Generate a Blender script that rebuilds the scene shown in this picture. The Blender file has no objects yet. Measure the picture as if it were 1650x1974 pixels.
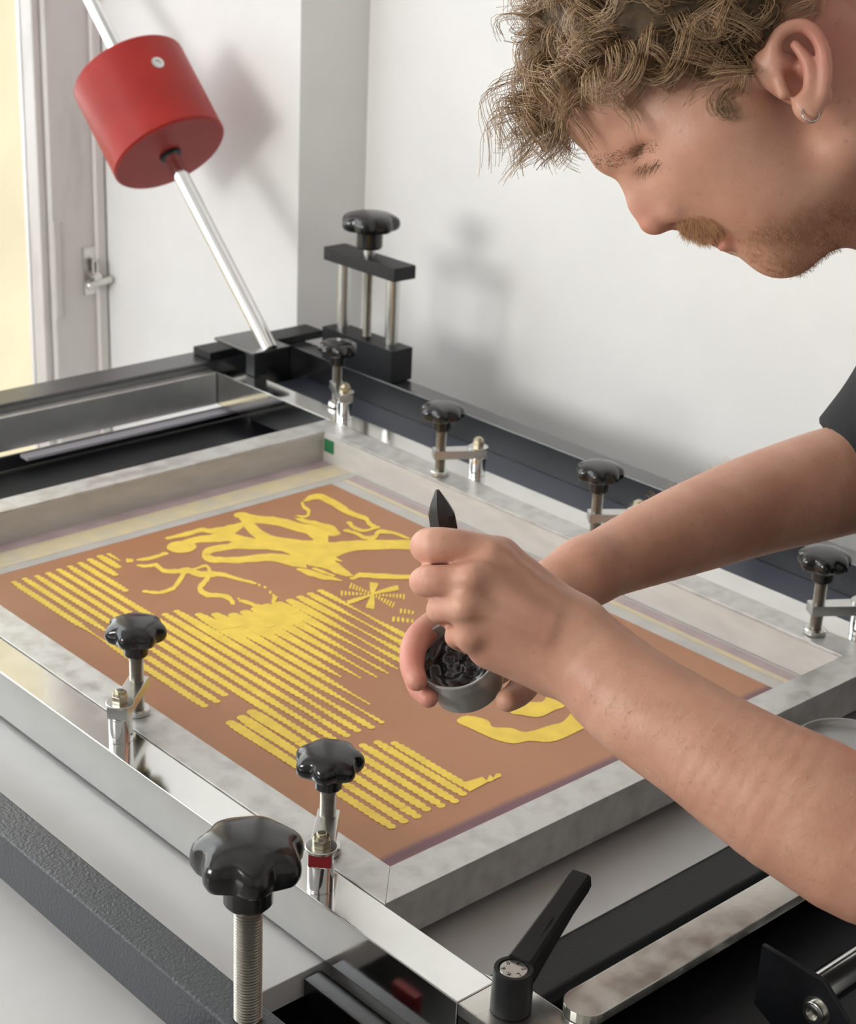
import bpy, bmesh, math, random
import numpy as np
from mathutils import Vector, Matrix

# ------------------------------------------------------------------ camera, world, lights, exposure
SC = bpy.context.scene
COL = SC.collection
Z0 = 0.93                      # height of the printing-screen frame's top above the floor; all coordinates below are measured from it
CAM = Vector((-0.6796, -0.7503, 0.70))
AX = Vector((0.7405, -0.6708, 0.0414)); AU = Vector((0.2234, 0.3037, 0.9262)); AF = Vector((0.6339, 0.6766, -0.3747))
cd = bpy.data.cameras.new('camera')
cam = bpy.data.objects.new('camera', cd); COL.objects.link(cam)
cam.matrix_world = Matrix(((AX.x, AU.x, -AF.x, CAM.x), (AX.y, AU.y, -AF.y, CAM.y), (AX.z, AU.z, -AF.z, CAM.z + Z0), (0, 0, 0, 1)))
cd.sensor_fit = 'HORIZONTAL'; cd.sensor_width = 36.0; cd.lens = 3382.8 / 1650 * 36
cd.clip_start = 0.05; cd.clip_end = 60
cd.dof.use_dof = True; cd.dof.focus_distance = 1.16; cd.dof.aperture_fstop = 20
SC.camera = cam

wd = bpy.data.worlds.new('overcast_sky'); SC.world = wd; wd.use_nodes = True
bg = wd.node_tree.nodes['Background']; bg.inputs[0].default_value = (0.95, 0.97, 1.0, 1); bg.inputs[1].default_value = 1.15

def area(name, loc, target, sx, sy, power, color):
    l = bpy.data.lights.new(name, 'AREA'); l.shape = 'RECTANGLE'; l.size = sx; l.size_y = sy; l.energy = power; l.color = color
    o = bpy.data.objects.new(name, l); COL.objects.link(o); o.location = (loc[0], loc[1], loc[2] + Z0)
    d = Vector(target) - Vector(loc); o.rotation_euler = d.to_track_quat('-Z', 'Z').to_euler()
    return o
area('window_daylight', (-2.45, 0.98, 0.80), (0.5, 0.55, 0.12), 0.7, 1.5, 50, (1.0, 0.985, 0.96))
area('rear_window_daylight', (-0.45, 1.68, 0.62), (-0.2, 0.3, 0.2), 2.1, 1.5, 25, (0.86, 0.93, 1.0))

SC.view_settings.view_transform = 'Standard'; SC.view_settings.look = 'None'
SC.view_settings.exposure = 0.5; SC.view_settings.gamma = 1.0; SC.view_settings.use_curve_mapping = False

# ------------------------------------------------------------------ materials
def nodes(name):
    m = bpy.data.materials.new(name); m.use_nodes = True
    nt = m.node_tree; return m, nt, nt.nodes['Principled BSDF']
def mat(name, col, rough=0.5, metal=0.0, var=0.0, scale=20, bump=0.0, bscale=200, rvar=0.0, col2=None, lo=0.35, hi=0.65, coat=0.0, stretch=None, detail=4, spec=None, sss=0.0):
    m, nt, b = nodes(name); N = nt.nodes; L = nt.links
    b.inputs['Base Color'].default_value = (*col, 1); b.inputs['Roughness'].default_value = rough; b.inputs['Metallic'].default_value = metal
    if coat: b.inputs['Coat Weight'].default_value = coat; b.inputs['Coat Roughness'].default_value = 0.08
    if spec is not None: b.inputs['Specular IOR Level'].default_value = spec
    tc = N.new('ShaderNodeNewGeometry')
    src = tc.outputs['Position']
    if stretch:
        mp = N.new('ShaderNodeMapping'); mp.inputs['Scale'].default_value = stretch; L.new(src, mp.inputs['Vector']); src = mp.outputs['Vector']
    if var or col2 or rvar:
        n = N.new('ShaderNodeTexNoise'); n.inputs['Scale'].default_value = scale; n.inputs['Detail'].default_value = detail; L.new(src, n.inputs['Vector'])
        r = N.new('ShaderNodeValToRGB'); r.color_ramp.elements[0].position = lo; r.color_ramp.elements[1].position = hi
        c2 = col2 or tuple(max(0, c * (1 - var)) for c in col)
        r.color_ramp.elements[0].color = (*c2, 1); r.color_ramp.elements[1].color = (*col, 1)
        L.new(n.outputs['Fac'], r.inputs['Fac']); L.new(r.outputs['Color'], b.inputs['Base Color'])
        if rvar:
            mr = N.new('ShaderNodeMapRange'); mr.inputs['From Min'].default_value = 0.3; mr.inputs['From Max'].default_value = 0.7
            mr.inputs['To Min'].default_value = max(0.02, rough - rvar); mr.inputs['To Max'].default_value = rough + rvar
            L.new(n.outputs['Fac'], mr.inputs['Value']); L.new(mr.outputs['Result'], b.inputs['Roughness'])
    if bump:
        n2 = N.new('ShaderNodeTexNoise'); n2.inputs['Scale'].default_value = bscale; n2.inputs['Detail'].default_value = 3; L.new(src, n2.inputs['Vector'])
        bp = N.new('ShaderNodeBump'); bp.inputs['Strength'].default_value = bump; bp.inputs['Distance'].default_value = 0.001
        L.new(n2.outputs['Fac'], bp.inputs['Height']); L.new(bp.outputs['Normal'], b.inputs['Normal'])
    return m
M = {}
M['wall'] = mat('painted_plaster', (0.88, 0.87, 0.85), 0.85, var=0.05, scale=6, bump=0.25, bscale=60)
M['reveal'] = mat('reveal_plaster', (0.87, 0.86, 0.845), 0.8, var=0.06, scale=7, bump=0.25, bscale=40)
M['window_wood'] = mat('old_white_gloss_paint', (0.74, 0.70, 0.68), 0.5, col2=(0.50, 0.45, 0.42), scale=14, lo=0.2, hi=0.42, bump=0.3, bscale=90, stretch=(1, 1, 0.25))
M['floor'] = mat('concrete_floor', (0.32, 0.30, 0.28), 0.7, var=0.3, scale=8)
M['ceiling'] = mat('ceiling_paint', (0.8, 0.79, 0.77), 0.9)
M['courtyard'] = mat('sunlit_cream_render', (0.95, 0.82, 0.54), 0.9, var=0.12, scale=3)
M['black_powder'] = mat('black_powder_coat', (0.026, 0.030, 0.038), 0.36, bump=0.6, bscale=420, spec=0.8)
M['black_frame'] = mat('black_enamel', (0.006, 0.0065, 0.009), 0.5, bump=0.2, bscale=300)
M['black_side'] = mat('black_satin_steel', (0.011, 0.0115, 0.013), 0.42, bump=0.2, bscale=400, spec=0.3)
M['beam'] = mat('black_satin_beam', (0.014, 0.0145, 0.016), 0.27, bump=0.06, bscale=400, spec=0.6)
M['beam'].node_tree.nodes['Principled BSDF'].inputs['IOR'].default_value = 2.1
M['navy'] = mat('navy_black_tray', (0.035, 0.040, 0.065), 0.32)
M['grey_strip'] = mat('lavender_grey_strip', (0.42, 0.41, 0.46), 0.4)
M['chrome'] = mat('polished_steel', (0.80, 0.80, 0.78), 0.13, 1.0, var=0.12, scale=14, rvar=0.07, lo=0.3, hi=0.6, bump=0.02, bscale=25)
M['chrome_post'] = mat('chromed_post', (0.78, 0.78, 0.78), 0.08, 1.0)
M['worn_steel'] = mat('worn_plated_steel', (0.72, 0.71, 0.67), 0.24, 1.0, col2=(0.62, 0.61, 0.57), scale=60, lo=0.36, hi=0.6, rvar=0.04, bump=0.03, bscale=200)
M['alu'] = mat('stained_aluminium', (0.62, 0.61, 0.59), 0.42, 0.6, col2=(0.47, 0.455, 0.43), scale=60, lo=0.30, hi=0.58, rvar=0.12, bump=0.12, bscale=300, detail=7)
M['alu_side'] = mat('dull_aluminium_side', (0.36, 0.35, 0.32), 0.5, 0.6, var=0.15, scale=30)
M['dark_steel'] = mat('blued_steel', (0.10, 0.10, 0.105), 0.25, 1.0)
M['brushed'] = mat('brushed_steel', (0.80, 0.80, 0.78), 0.36, 1.0, var=0.08, scale=30)
M['zinc'] = mat('zinc_plated_steel', (0.62, 0.62, 0.60), 0.27, 1.0, var=0.06, scale=60)
M['brass_zinc'] = mat('yellow_passivated_zinc', (0.66, 0.60, 0.46), 0.3, 1.0, var=0.2, scale=90)
M['thread'] = mat('oiled_threaded_steel', (0.40, 0.38, 0.34), 0.3, 1.0, var=0.12, scale=150)
M['knob'] = mat('black_phenolic', (0.010, 0.010, 0.011), 0.16, spec=0.6, bump=0.015, bscale=150)
M['lever'] = mat('matte_black_plastic', (0.012, 0.012, 0.013), 0.5, bump=0.12, bscale=900, spec=0.35)
M['red'] = mat('red_enamel', (0.38, 0.028, 0.022), 0.4, spec=0.25, var=0.14, scale=20, bump=0.04, bscale=200)
M['red_plate_and_reflection'] = mat('dark_red_plate_and_reflection', (0.20, 0.012, 0.016), 0.35)  # red of the bolted bracket, also the reflection painted on a clamp arm
M['board'] = mat('white_laminate', (0.60, 0.59, 0.58), 0.32, var=0.03, scale=30)
M['board_edge'] = mat('laminate_edge', (0.4, 0.39, 0.37), 0.6)
M['yellow'] = mat('open_yellow_mesh', (0.93, 0.66, 0.085), 0.5, var=0.12, scale=60, bump=0.12, bscale=1500)
M['mesh_bare'] = mat('bare_screen_mesh', (0.60, 0.56, 0.53), 0.35, var=0.1, scale=35, stretch=(3, 0.6, 1))
M['tape_cream'] = mat('cream_ink_residue', (0.72, 0.60, 0.36), 0.35, var=0.2, scale=40, col2=(0.62, 0.55, 0.42))
M['tape_clear'] = mat('glossy_packing_tape', (0.56, 0.535, 0.50), 0.22, var=0.12, scale=22, bump=0.5, bscale=18, stretch=(1, 1, 3))
M['tape_pink'] = mat('pink_ink_residue', (0.52, 0.40, 0.41), 0.3, var=0.2, scale=30)
M['green_tape'] = mat('green_ink_spot', (0.02, 0.16, 0.06), 0.4)

def emulsion():
    m, nt, b = nodes('orange_emulsion'); N = nt.nodes; L = nt.links
    g = N.new('ShaderNodeNewGeometry'); sx = N.new('ShaderNodeSeparateXYZ'); L.new(g.outputs['Position'], sx.inputs[0])
    n = N.new('ShaderNodeTexNoise'); n.inputs['Scale'].default_value = 9; L.new(g.outputs['Position'], n.inputs['Vector'])
    r = N.new('ShaderNodeValToRGB'); r.color_ramp.elements[0].color = (0.395, 0.172, 0.080, 1); r.color_ramp.elements[1].color = (0.445, 0.198, 0.090, 1)
    r.color_ramp.elements[0].position = 0.3; r.color_ramp.elements[1].position = 0.7
    L.new(n.outputs['Fac'], r.inputs['Fac'])
    # purple scum line dried across the front of the stencil
    def band(y0, slope, w, n_amt):
        a = N.new('ShaderNodeMath'); a.operation = 'MULTIPLY_ADD'; a.inputs[1].default_value = -slope; L.new(sx.outputs['X'], a.inputs[0]); L.new(sx.outputs['Y'], a.inputs[2])
        c = N.new('ShaderNodeMath'); c.operation = 'MULTIPLY_ADD'; c.inputs[1].default_value = n_amt; L.new(n.outputs['Fac'], c.inputs[0]); L.new(a.outputs[0], c.inputs[2])
        d = N.new('ShaderNodeMath'); d.operation = 'SUBTRACT'; d.inputs[1].default_value = y0 + n_amt * 0.5; L.new(c.outputs[0], d.inputs[0])
        e = N.new('ShaderNodeMath'); e.operation = 'ABSOLUTE'; L.new(d.outputs[0], e.inputs[0])
        f = N.new('ShaderNodeMapRange'); f.interpolation_type = 'SMOOTHSTEP'; f.inputs['From Min'].default_value = w; f.inputs['From Max'].default_value = w * 0.2; L.new(e.outputs[0], f.inputs['Value'])
        return f.outputs['Result']
    mx = N.new('ShaderNodeMixRGB'); mx.inputs[2].default_value = (0.17, 0.07, 0.085, 1)
    L.new(band(0.078, -0.01, 0.011, 0.012), mx.inputs[0]); L.new(r.outputs['Color'], mx.inputs[1])
    L.new(mx.outputs[0], b.inputs['Base Color'])
    b.inputs['Roughness'].default_value = 0.34
    n2 = N.new('ShaderNodeTexNoise'); n2.inputs['Scale'].default_value = 1800; L.new(g.outputs['Position'], n2.inputs['Vector'])
    bp = N.new('ShaderNodeBump'); bp.inputs['Strength'].default_value = 0.12; bp.inputs['Distance'].default_value = 0.001; L.new(n2.outputs['Fac'], bp.inputs['Height']); L.new(bp.outputs['Normal'], b.inputs['Normal'])
    return m
M['emulsion'] = emulsion()
mg, ntg, bgm = nodes('window_glass'); bgm.inputs['Transmission Weight'].default_value = 1; bgm.inputs['Roughness'].default_value = 0.0; bgm.inputs['IOR'].default_value = 1.45
M['glass'] = mg

# ------------------------------------------------------------------ mesh helpers
def bm_box(bm, x0, x1, y0, y1, z0, z1, bev=0.0, seg=2, rot=None, piv=None):
    t = bmesh.new(); bmesh.ops.create_cube(t, size=1.0)
    for v in t.verts: v.co = Vector(((x0 + x1) / 2 + v.co.x * (x1 - x0), (y0 + y1) / 2 + v.co.y * (y1 - y0), (z0 + z1) / 2 + v.co.z * (z1 - z0)))
    if bev: bmesh.ops.bevel(t, geom=list(t.edges), offset=bev, segments=seg, profile=0.5, affect='EDGES')
    if rot is not None:
        p = Vector(piv or (0, 0, 0))
        for v in t.verts: v.co = p + rot @ (v.co - p)
    add_bm(bm, t)
def add_bm(bm, t):
    vm = [bm.verts.new(v.co) for v in t.verts]
    t.verts.index_update()
    for f in t.faces:
        try: bm.faces.new([vm[v.index] for v in f.verts])
        except ValueError: pass
    t.free()
def bm_prism(bm, pts, z0, z1, bev=0.0):
    t = bmesh.new()
    a = [t.verts.new((x, y, z0)) for x, y in pts]; b = [t.verts.new((x, y, z1)) for x, y in pts]
    n = len(pts); t.faces.new(a[::-1]); t.faces.new(b)
    for i in range(n): t.faces.new((a[i], a[(i + 1) % n], b[(i + 1) % n], b[i]))
    bmesh.ops.recalc_face_normals(t, faces=list(t.faces))
    if bev: bmesh.ops.bevel(t, geom=list(t.edges), offset=bev, segments=2, profile=0.5, affect='EDGES')
    add_bm(bm, t)
def frame_of(d):
    d = Vector(d).normalized(); a = Vector((0, 0, 1)) if abs(d.z) < 0.95 else Vector((1, 0, 0))
    u = a.cross(d).normalized(); return u, d.cross(u), d
def bm_lathe(bm, prof, origin=(0, 0, 0), axis=(0, 0, 1), n=32, cap=True):
    """prof: list of (radius, height) along axis"""
    o = Vector(origin); u, v, w = frame_of(axis); rings = []
    for r, h in prof:
        if r < 1e-6: rings.append([bm.verts.new(o + w * h)])
        else: rings.append([bm.verts.new(o + w * h + u * (r * math.cos(2 * math.pi * i / n)) + v * (r * math.sin(2 * math.pi * i / n))) for i in range(n)])
    for a, b in zip(rings[:-1], rings[1:]):
        for i in range(n):
            j = (i + 1) % n
            if len(a) == 1 and len(b) == 1: continue
            if len(a) == 1: bm.faces.new((a[0], b[j], b[i]))
            elif len(b) == 1: bm.faces.new((a[i], a[j], b[0]))
            else: bm.faces.new((a[i], a[j], b[j], b[i]))
    if cap:
        if len(rings[0]) > 1: bm.faces.new(rings[0][::-1])
        if len(rings[-1]) > 1: bm.faces.new(rings[-1])
def bm_cyl(bm, p0, p1, r, n=24, bev=0.0):
    d = Vector(p1) - Vector(p0); h = d.length
    prof = [(r, 0), (r, h)] if not bev else [(r - bev, 0), (r, bev), (r, h - bev), (r - bev, h)]
    bm_lathe(bm, prof, p0, d, n)
def bm_thread(bm, p0, p1, r, pitch, n=20):
    d = Vector(p1) - Vector(p0); h = d.length; k = max(2, int(h / pitch)); prof = []
    for i in range(k):
        z = h * i / k; q = h / k
        prof += [(r * 0.86, z + q * 0.05), (r, z + q * 0.42), (r, z + q * 0.58), (r * 0.86, z + q * 0.95)]
    bm_lathe(bm, prof, p0, d, n)
def bm_hex(bm, c, r, h, rot=0.0):
    bm_prism(bm, [(c[0] + r * math.cos(rot + i * math.pi / 3), c[1] + r * math.sin(rot + i * math.pi / 3)) for i in range(6)], c[2], c[2] + h, 0.0006)
def bm_star(bm, c, R, h, hub_r, hub_h, lobes=7, rot=0.0, n=112):
    """star grip: hub below, lobed head above; c = bottom centre of hub"""
    prof = [(0.86, 0, 0), (1.0, 0.05, 0), (1.0, 0.9, 0)]
    rings = []
    hz = [(hub_r * 0.9, 0, 0), (hub_r, hub_h * 0.1, 0), (hub_r * 1.02, hub_h * 0.95, 0), (hub_r * 1.12, hub_h * 1.08, .15),
          (R * 0.80, hub_h + h * 0.06, .75), (R * 0.92, hub_h + h * 0.14, 1), (R * 0.985, hub_h + h * 0.28, 1), (R, hub_h + h * 0.45, 1), (R * 0.985, hub_h + h * 0.58, 1),
          (R * 0.95, hub_h + h * 0.69, .95), (R * 0.88, hub_h + h * 0.78, .62), (R * 0.77, hub_h + h * 0.87, .28), (R * 0.6, hub_h + h * 0.94, .07), (R * 0.35, hub_h + h * 0.98, .03), (0, hub_h + h, 0)]
    for r, z, l in hz:
        if r == 0: rings.append([bm.verts.new((c[0], c[1], c[2] + z))]); continue
        ring = []
        for i in range(n):
            a = 2 * math.pi * i / n
            s = 0.5 + 0.5 * math.cos(lobes * (a - rot)); s = s ** 0.8
            rr = r * (1 - 0.17 * l * (1 - s))
            zz = z
            ring.append(bm.verts.new((c[0] + rr * math.cos(a), c[1] + rr * math.sin(a), c[2] + zz)))
        rings.append(ring)
    bm.faces.new(rings[0][::-1])
    for a, b in zip(rings[:-1], rings[1:]):
        for i in range(n):
            j = (i + 1) % n
            if len(b) == 1: bm.faces.new((a[i], a[j], b[0]))
            else: bm.faces.new((a[i], a[j], b[j], b[i]))

def obj(name, bm, m, parent=None, smooth=35, **props):
    """links bm (or a Mesh) as ONE object; geometry is given in table coordinates"""
    if isinstance(bm, bmesh.types.BMesh):
        bmesh.ops.recalc_face_normals(bm, faces=list(bm.faces)) if props.pop('recalc', True) else None
        me = bpy.data.meshes.new(name); bm.to_mesh(me); bm.free()
    else: me = bm
    props.pop('recalc', None)
    off = Vector((0, 0, Z0))
    if parent is not None:
        p = parent
        while p is not None: off -= p.location; p = p.parent
    me.transform(Matrix.Translation(off))
    if m is not None: me.materials.append(m)
    if smooth is not None and len(me.polygons):
        me.polygons.foreach_set('use_smooth', [True] * len(me.polygons))
        if smooth < 180: me.set_sharp_from_angle(angle=math.radians(smooth))
    o = bpy.data.objects.new(name, me); COL.objects.link(o)
    if smooth is not None and smooth < 180:
        wn = o.modifiers.new('weighted_normals', 'WEIGHTED_NORMAL'); wn.keep_sharp = True; wn.weight = 100
    if parent is not None: o.parent = parent
    for k, v in props.items(): o[k] = v
    return o
def thing(name, label, cat, loc, group=None, rotz=0):
    o = bpy.data.objects.new(name, None); COL.objects.link(o); o.empty_display_size = 0.05
    o.location = (loc[0], loc[1], loc[2] + Z0); o.rotation_euler = (0, 0, rotz)
    o['label'] = label; o['category'] = cat
    if group: o['group'] = group
    return o
def tag(o, label, cat, group=None):
    o['label'] = label; o['category'] = cat
    if group: o['group'] = group
    return o
def B(): return bmesh.new()
def box_obj(name, m, parent, *a, bev=0.001, **k):
    b = B(); bm_box(b, *a, bev=bev); return obj(name, b, m, parent, **k)
def dup(root, loc, rotz, label):
    r = root.copy(); COL.objects.link(r); r.location = (loc[0], loc[1], loc[2] + Z0); r.rotation_euler = (0, 0, rotz); r['label'] = label
    for ch in list(root.children):
        c = ch.copy(); COL.objects.link(c); c.parent = r
        for g in ch.children:
            d = g.copy(); COL.objects.link(d); d.parent = c
    return r

# ------------------------------------------------------------------ the room
XW, YW, YD = 0.95, 1.151, 1.55      # right wall, inner face of the window wall, window plane
def structure(name, b, m, parent=None, **k):
    o = obj(name, b, m, parent, **k)
    if parent is None: o['kind'] = 'structure'
    return o
b = B(); bm_box(b, -3.2, 1.15, -3.2, YW + .6, -Z0 - 0.1, -Z0); structure('floor', b, M['floor'])
b = B(); bm_box(b, -3.2, 1.15, -3.2, YW + .6, 1.75, 1.85); structure('ceiling', b, M['ceiling'])
b = B(); bm_box(b, XW, XW + 0.2, -3.2, YW + .6, -Z0, 1.75); structure('wall_right', b, M['wall'])
b = B(); bm_box(b, -3.4, -3.2, -3.2, YW + .6, -Z0, 1.75); structure('wall_left', b, M['wall'])
b = B(); bm_box(b, -3.2, 1.15, -3.4, -3.2, -Z0, 1.75); structure('wall_rear', b, M['wall'])
# window wall: pier on the right with a splayed reveal, breast wall below, lintel above, wall beyond on the left
b = B()
bm_prism(b, [(0.829, YW), (XW, YW), (XW, YD + .2), (0.762, YD + .2), (0.762, YD)], -Z0, 1.75)
structure('wall_window_side', b, M['reveal'])
b = B(); bm_box(b, -1.75, 0.7615, YW + .02, YD + .2, -Z0, -0.40); bm_box(b, -1.75, 0.7615, YW + .02, YD + .2, 1.55, 1.75); bm_box(b, -3.2, -1.75, YW, YD + .2, -Z0, 1.75)
structure('wall_breast', b, M['wall'])
# window frame with sash, pane and the casement catch
b = B(); bm_box(b, 0.674, 0.7615, YD, YD + .065, -0.40, 1.55, bev=0.004); bm_box(b, -1.75, -1.67, YD, YD + .065, -0.40, 1.55, bev=0.004); bm_box(b, -1.67, 0.674, YD, YD + .065, -0.40, -0.34, bev=0.004)
win = structure('window_1', b, M['window_wood'])
b = B(); bm_box(b, 0.745, 0.7615, YD - .012, YD, -0.40, 1.55, bev=0.004); obj('stop_bead', b, M['window_wood'], win)
b = B(); bm_box(b, 0.660, 0.674, YD + .012, YD + .06, -0.34, 1.55, bev=0.004); obj('sash_stile', b, M['window_wood'], win)
b = B(); bm_box(b, -1.67, 0.660, YD + .043, YD + .047, -0.34, 1.55); obj('glass_pane', b, M['glass'], win)
b = B()
cx_, cz_ = 0.738, 0.0
bm_box(b, cx_ - .014, cx_ + .012, YD - .004, YD, cz_ - .03, cz_ + .045, bev=.001)
ct = obj('catch_plate', b, M['worn_steel'], win)
b = B(); bm_cyl(b, (cx_, YD - .004, cz_), (cx_, YD - .022, cz_), .009, 16, .002); bm_cyl(b, (cx_, YD - .014, cz_ - .008), (cx_, YD - .014, cz_ + .028), .006, 14, .002)
bm_cyl(b, (cx_ - .018, YD - .018, cz_ - .012), (cx_ + .024, YD - .022, cz_ - .004), .006, 12, .002); obj('catch_hook', b, M['worn_steel'], win)
b = B(); bm_box(b, 0.675, 0.685, YD - .003, YD, -0.06, 0.09, bev=.001); obj('shutter_strap', b, M['window_wood'], win)
b = B(); bm_box(b, -4.0, 3.0, 4.2, 4.4, -Z0 - 2, 5); o = obj('courtyard_wall', b, M['courtyard']); tag(o, 'pale yellow courtyard wall seen through the window pane', 'wall'); o['kind'] = 'structure'

# ------------------------------------------------------------------ the printing press: table, boards, rails
press = thing('printing_press', 'black screen printing table with white baseboard and black steel rails under the screen', 'press', (0.3, 0.45, -Z0))
b = B(); bm_prism(b, [(-0.62, 0.026), (-0.022, 0.026), (-0.022, -0.058), (0.60, -0.058), (0.60, 0.80), (-0.62, 0.80)], -0.068, -0.047, 0.0008); obj('baseboard', b, M['board'], press)
box_obj('under_tray', M['black_frame'], press, -0.17, 0.80, -0.262, 1.12, -0.125, -0.105)
box_obj('rear_panel', M['black_frame'], press, -0.62, 0.74, 0.802, 1.085, -0.085, -0.068)
box_obj('side_flange', M['navy'], press, 0.648, 0.7405, -0.21, 1.02, -0.030, -0.026, bev=.0005)
box_obj('flange_web', M['black_frame'], press, 0.648, 0.652, -0.21, 1.02, -0.105, -0.0301, bev=.0005)
box_obj('rear_strip', M['grey_strip'], press, 0.315, 0.655, 1.019, 1.036, -0.054, -0.050, bev=.0005)
box_obj('rear_web', M['black_frame'], press, -0.30, 0.655, 1.0365, 1.038, -0.067, -0.050, bev=.0003)
b = B(); bm_box(b, -0.02, 0.62, -0.108, -0.060, -0.085, -0.040, bev=.008, seg=4); obj('front_tube', b, M['black_side'], press)
b = B(); bm_box(b, -0.052, -0.036, -0.36, 0.024, -0.078, -0.050, bev=.002); obj('steel_guide_rail', b, M['dark_steel'], press)
rp = box_obj('red_bracket', M['red_plate_and_reflection'], press, -0.078, -0.072, -0.030, -0.006, -0.100, -0.062, bev=.0006)
for zz in (-.070, -.090):
    b = B(); bm_lathe(b, [(.0045, 0), (.0045, .002), (.003, .0035), (0, .004)], (-.078, -.018, zz), (-1, 0, 0), 16); obj('bracket_bolt', b, M['zinc'], rp)
b = B(); bm_box(b, -0.13, -0.0725, -0.36, 0.02, -0.104, -0.098); obj('front_shelf', b, M['black_frame'], press)
b = B(); bm_box(b, -.03, .70, -.262, -.252, -.30, -.060, bev=.002); obj('front_panel', b, M['black_frame'], press)
for x, y in ((-.13, -.22), (.72, -.22), (-.13, 1.03), (.72, 1.03)):
    b = B(); bm_box(b, x - .03, x + .03, y - .03, y + .03, -Z0, -.125, bev=.004); obj('leg', b, M['black_frame'], press)

# black master frame carrying the hinge
mf = thing('hinge_frame', 'black powder-coated steel frame around the chrome print head', 'frame', (0.3, 0.45, -0.03))
box_obj('side_beam', M['black_powder'], mf, -0.167, -0.137, -0.36, 1.055, -0.030, 0.010, bev=.0025)
box_obj('side_beam', M['beam'], mf, 0.741, 0.772, -0.22, 1.055, -0.045, 0.010, bev=.0025)
box_obj('rear_beam', M['beam'], mf, -0.167, 0.772, 1.0555, 1.104, -0.045, 0.010, bev=.0025)
# joints to the table so that the frame stands on it
for x in (-.152, .757):
    for y in (-.20, 1.03): box_obj('stand_off', M['black_frame'], mf, x - .012, x + .012, y - .012, y + .012, -.105, -.031 if x < 0 else -.046)

# ------------------------------------------------------------------ chrome print head frame
ch = thing('print_head_frame', 'polished steel angle frame holding the printing screen', 'frame', (0.3, 0.4, -0.04))
box_obj('side_rail', M['chrome'], ch, -0.034, -0.0008, -0.1085, 1.038, -0.044, 0.0, bev=.0012)
box_obj('side_rail', M['chrome'], ch, 0.6085, 0.642, -0.1085, 1.075, -0.044, 0.0, bev=.0012)
box_obj('rear_rail', M['brushed'], ch, -0.0, 0.6075, 1.0385, 1.0550, -0.044, -0.0005, bev=.0012)
b = B(); bm_prism(b, [(-.034, -.1089), (-.0002, -.1089), (-.0002, -.097), (.012, -.128), (.012, -.19), (-.034, -.19)], -.0095, 0.0, .0008); obj('corner_plate', b, M['worn_steel'], ch)
b = B(); bm_box(b, -0.034, 0.0, -0.19, -0.110, -0.044, -0.0098); obj('rail_end', b, M['black_side'], ch)
b = B()
pts = [(0.022 - .014 * math.sin(math.pi * i / 10), -.166 + .0145 * math.cos(math.pi * i / 10)) for i in range(11)]
bm_prism(b, pts + [(0.62, -.1805), (0.62, -.1515)], 0.0004, .008, .0006); obj('front_rail', b, M['worn_steel'], ch)
# handle bar below the front rail
b = B(); bm_prism(b, [(0, 0), (0.052, 0), (0.075, -.02), (0.075, -.06), (0.05, -.075), (0, -.05)], 0, .004, .0006)
for v in b.verts: v.co = Vector((0.198 + v.co.z, -0.172 - v.co.x, -0.026 + v.co.y))
hb = obj('handle_bracket', b, M['black_frame'], ch)
b = B(); bm_lathe(b, [(.0085, 0), (.0085, .004), (.0075, .0048), (.0048, .005), (.0045, .002), (0, .002)], (0.198, -.222, -.052), (-1, 0, 0), 28); bm_lathe(b, [(.011, -.0015), (.011, 0.0), (.0085, .0004)], (0.198, -.222, -.052), (-1, 0, 0), 28)
obj('socket_bolt', b, M['worn_steel'], hb)
b = B(); bm_cyl(b, (.2025, -.214, -.046), (.66, -.214, -.046), .0125, 28, .001); obj('handle_bar', b, M['chrome'], ch)
box_obj('label_plate', M['worn_steel'], ch, 0.168, 0.197, -0.2518, -0.2505, -0.062, -0.055, bev=.0003)

# ------------------------------------------------------------------ screen: aluminium frame, mesh, stencil
sc_ = thing('printing_screen', 'aluminium framed printing screen with orange stencil and yellow open design', 'screen', (0.303, 0.404, -0.0365))
W_, L_, w_, zt, zb = 0.607, 0.808, 0.0325, 0.0008, -0.0355
def bar(p):
    b = B(); bm_prism(b, p, zb, zt, .0007); return obj('frame_bar', b, M['alu'], sc_)
bar([(0, 0), (W_, 0), (W_ - w_, w_), (w_, w_)]); bar([(W_, 0), (W_, L_), (W_ - w_, L_ - w_), (W_ - w_, w_)])
bar([(W_, L_), (0, L_), (w_, L_ - w_), (W_ - w_, L_ - w_)]); bar([(0, L_), (0, 0), (w_, w_), (w_, L_ - w_)])
box_obj('mesh', M['mesh_bare'], sc_, .001, W_ - .001, .001, L_ - .001, -.0362, -.0356, bev=0)
b = B(); bm_box(b, 0.036, 0.531, 0.036, 0.708, -.0355, -.0350); stn = obj('stencil', b, M['emulsion'], sc_)
box_obj('tape_strip', M['tape_clear'], sc_, .034, .5735, .7085, .722, -.03555, -.0350, bev=0)
box_obj('tape_strip', M['tape_cream'], sc_, .034, .5735, .7225, .756, -.03555, -.0350, bev=0)
box_obj('tape_strip', M['tape_pink'], sc_, .034, .5735, .7562, .7748, -.03555, -.0350, bev=0)
box_obj('tape_strip', M['tape_clear'], sc_, .5315, .548, .034, .708, -.03555, -.0350, bev=0)
box_obj('tape_strip', M['tape_cream'], sc_, .5485, .5560, .034, .708, -.03555, -.0350, bev=0)
box_obj('tape_strip', M['tape_pink'], sc_, .5565, .5680, .034, .708, -.03555, -.0350, bev=0)
b = B(); bm_box(b, .5733, .5742, .0335, .7745, -.0350, -.002); bm_box(b, .0335, .5740, .7746, .7754, -.0350, -.002); obj('wall_tape', b, M['tape_clear'], sc_)
b = B(); bm_box(b, .5722, .5732, .755, .772, -.022, -.006); obj('ink_spot', b, M['green_tape'], sc_)
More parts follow.
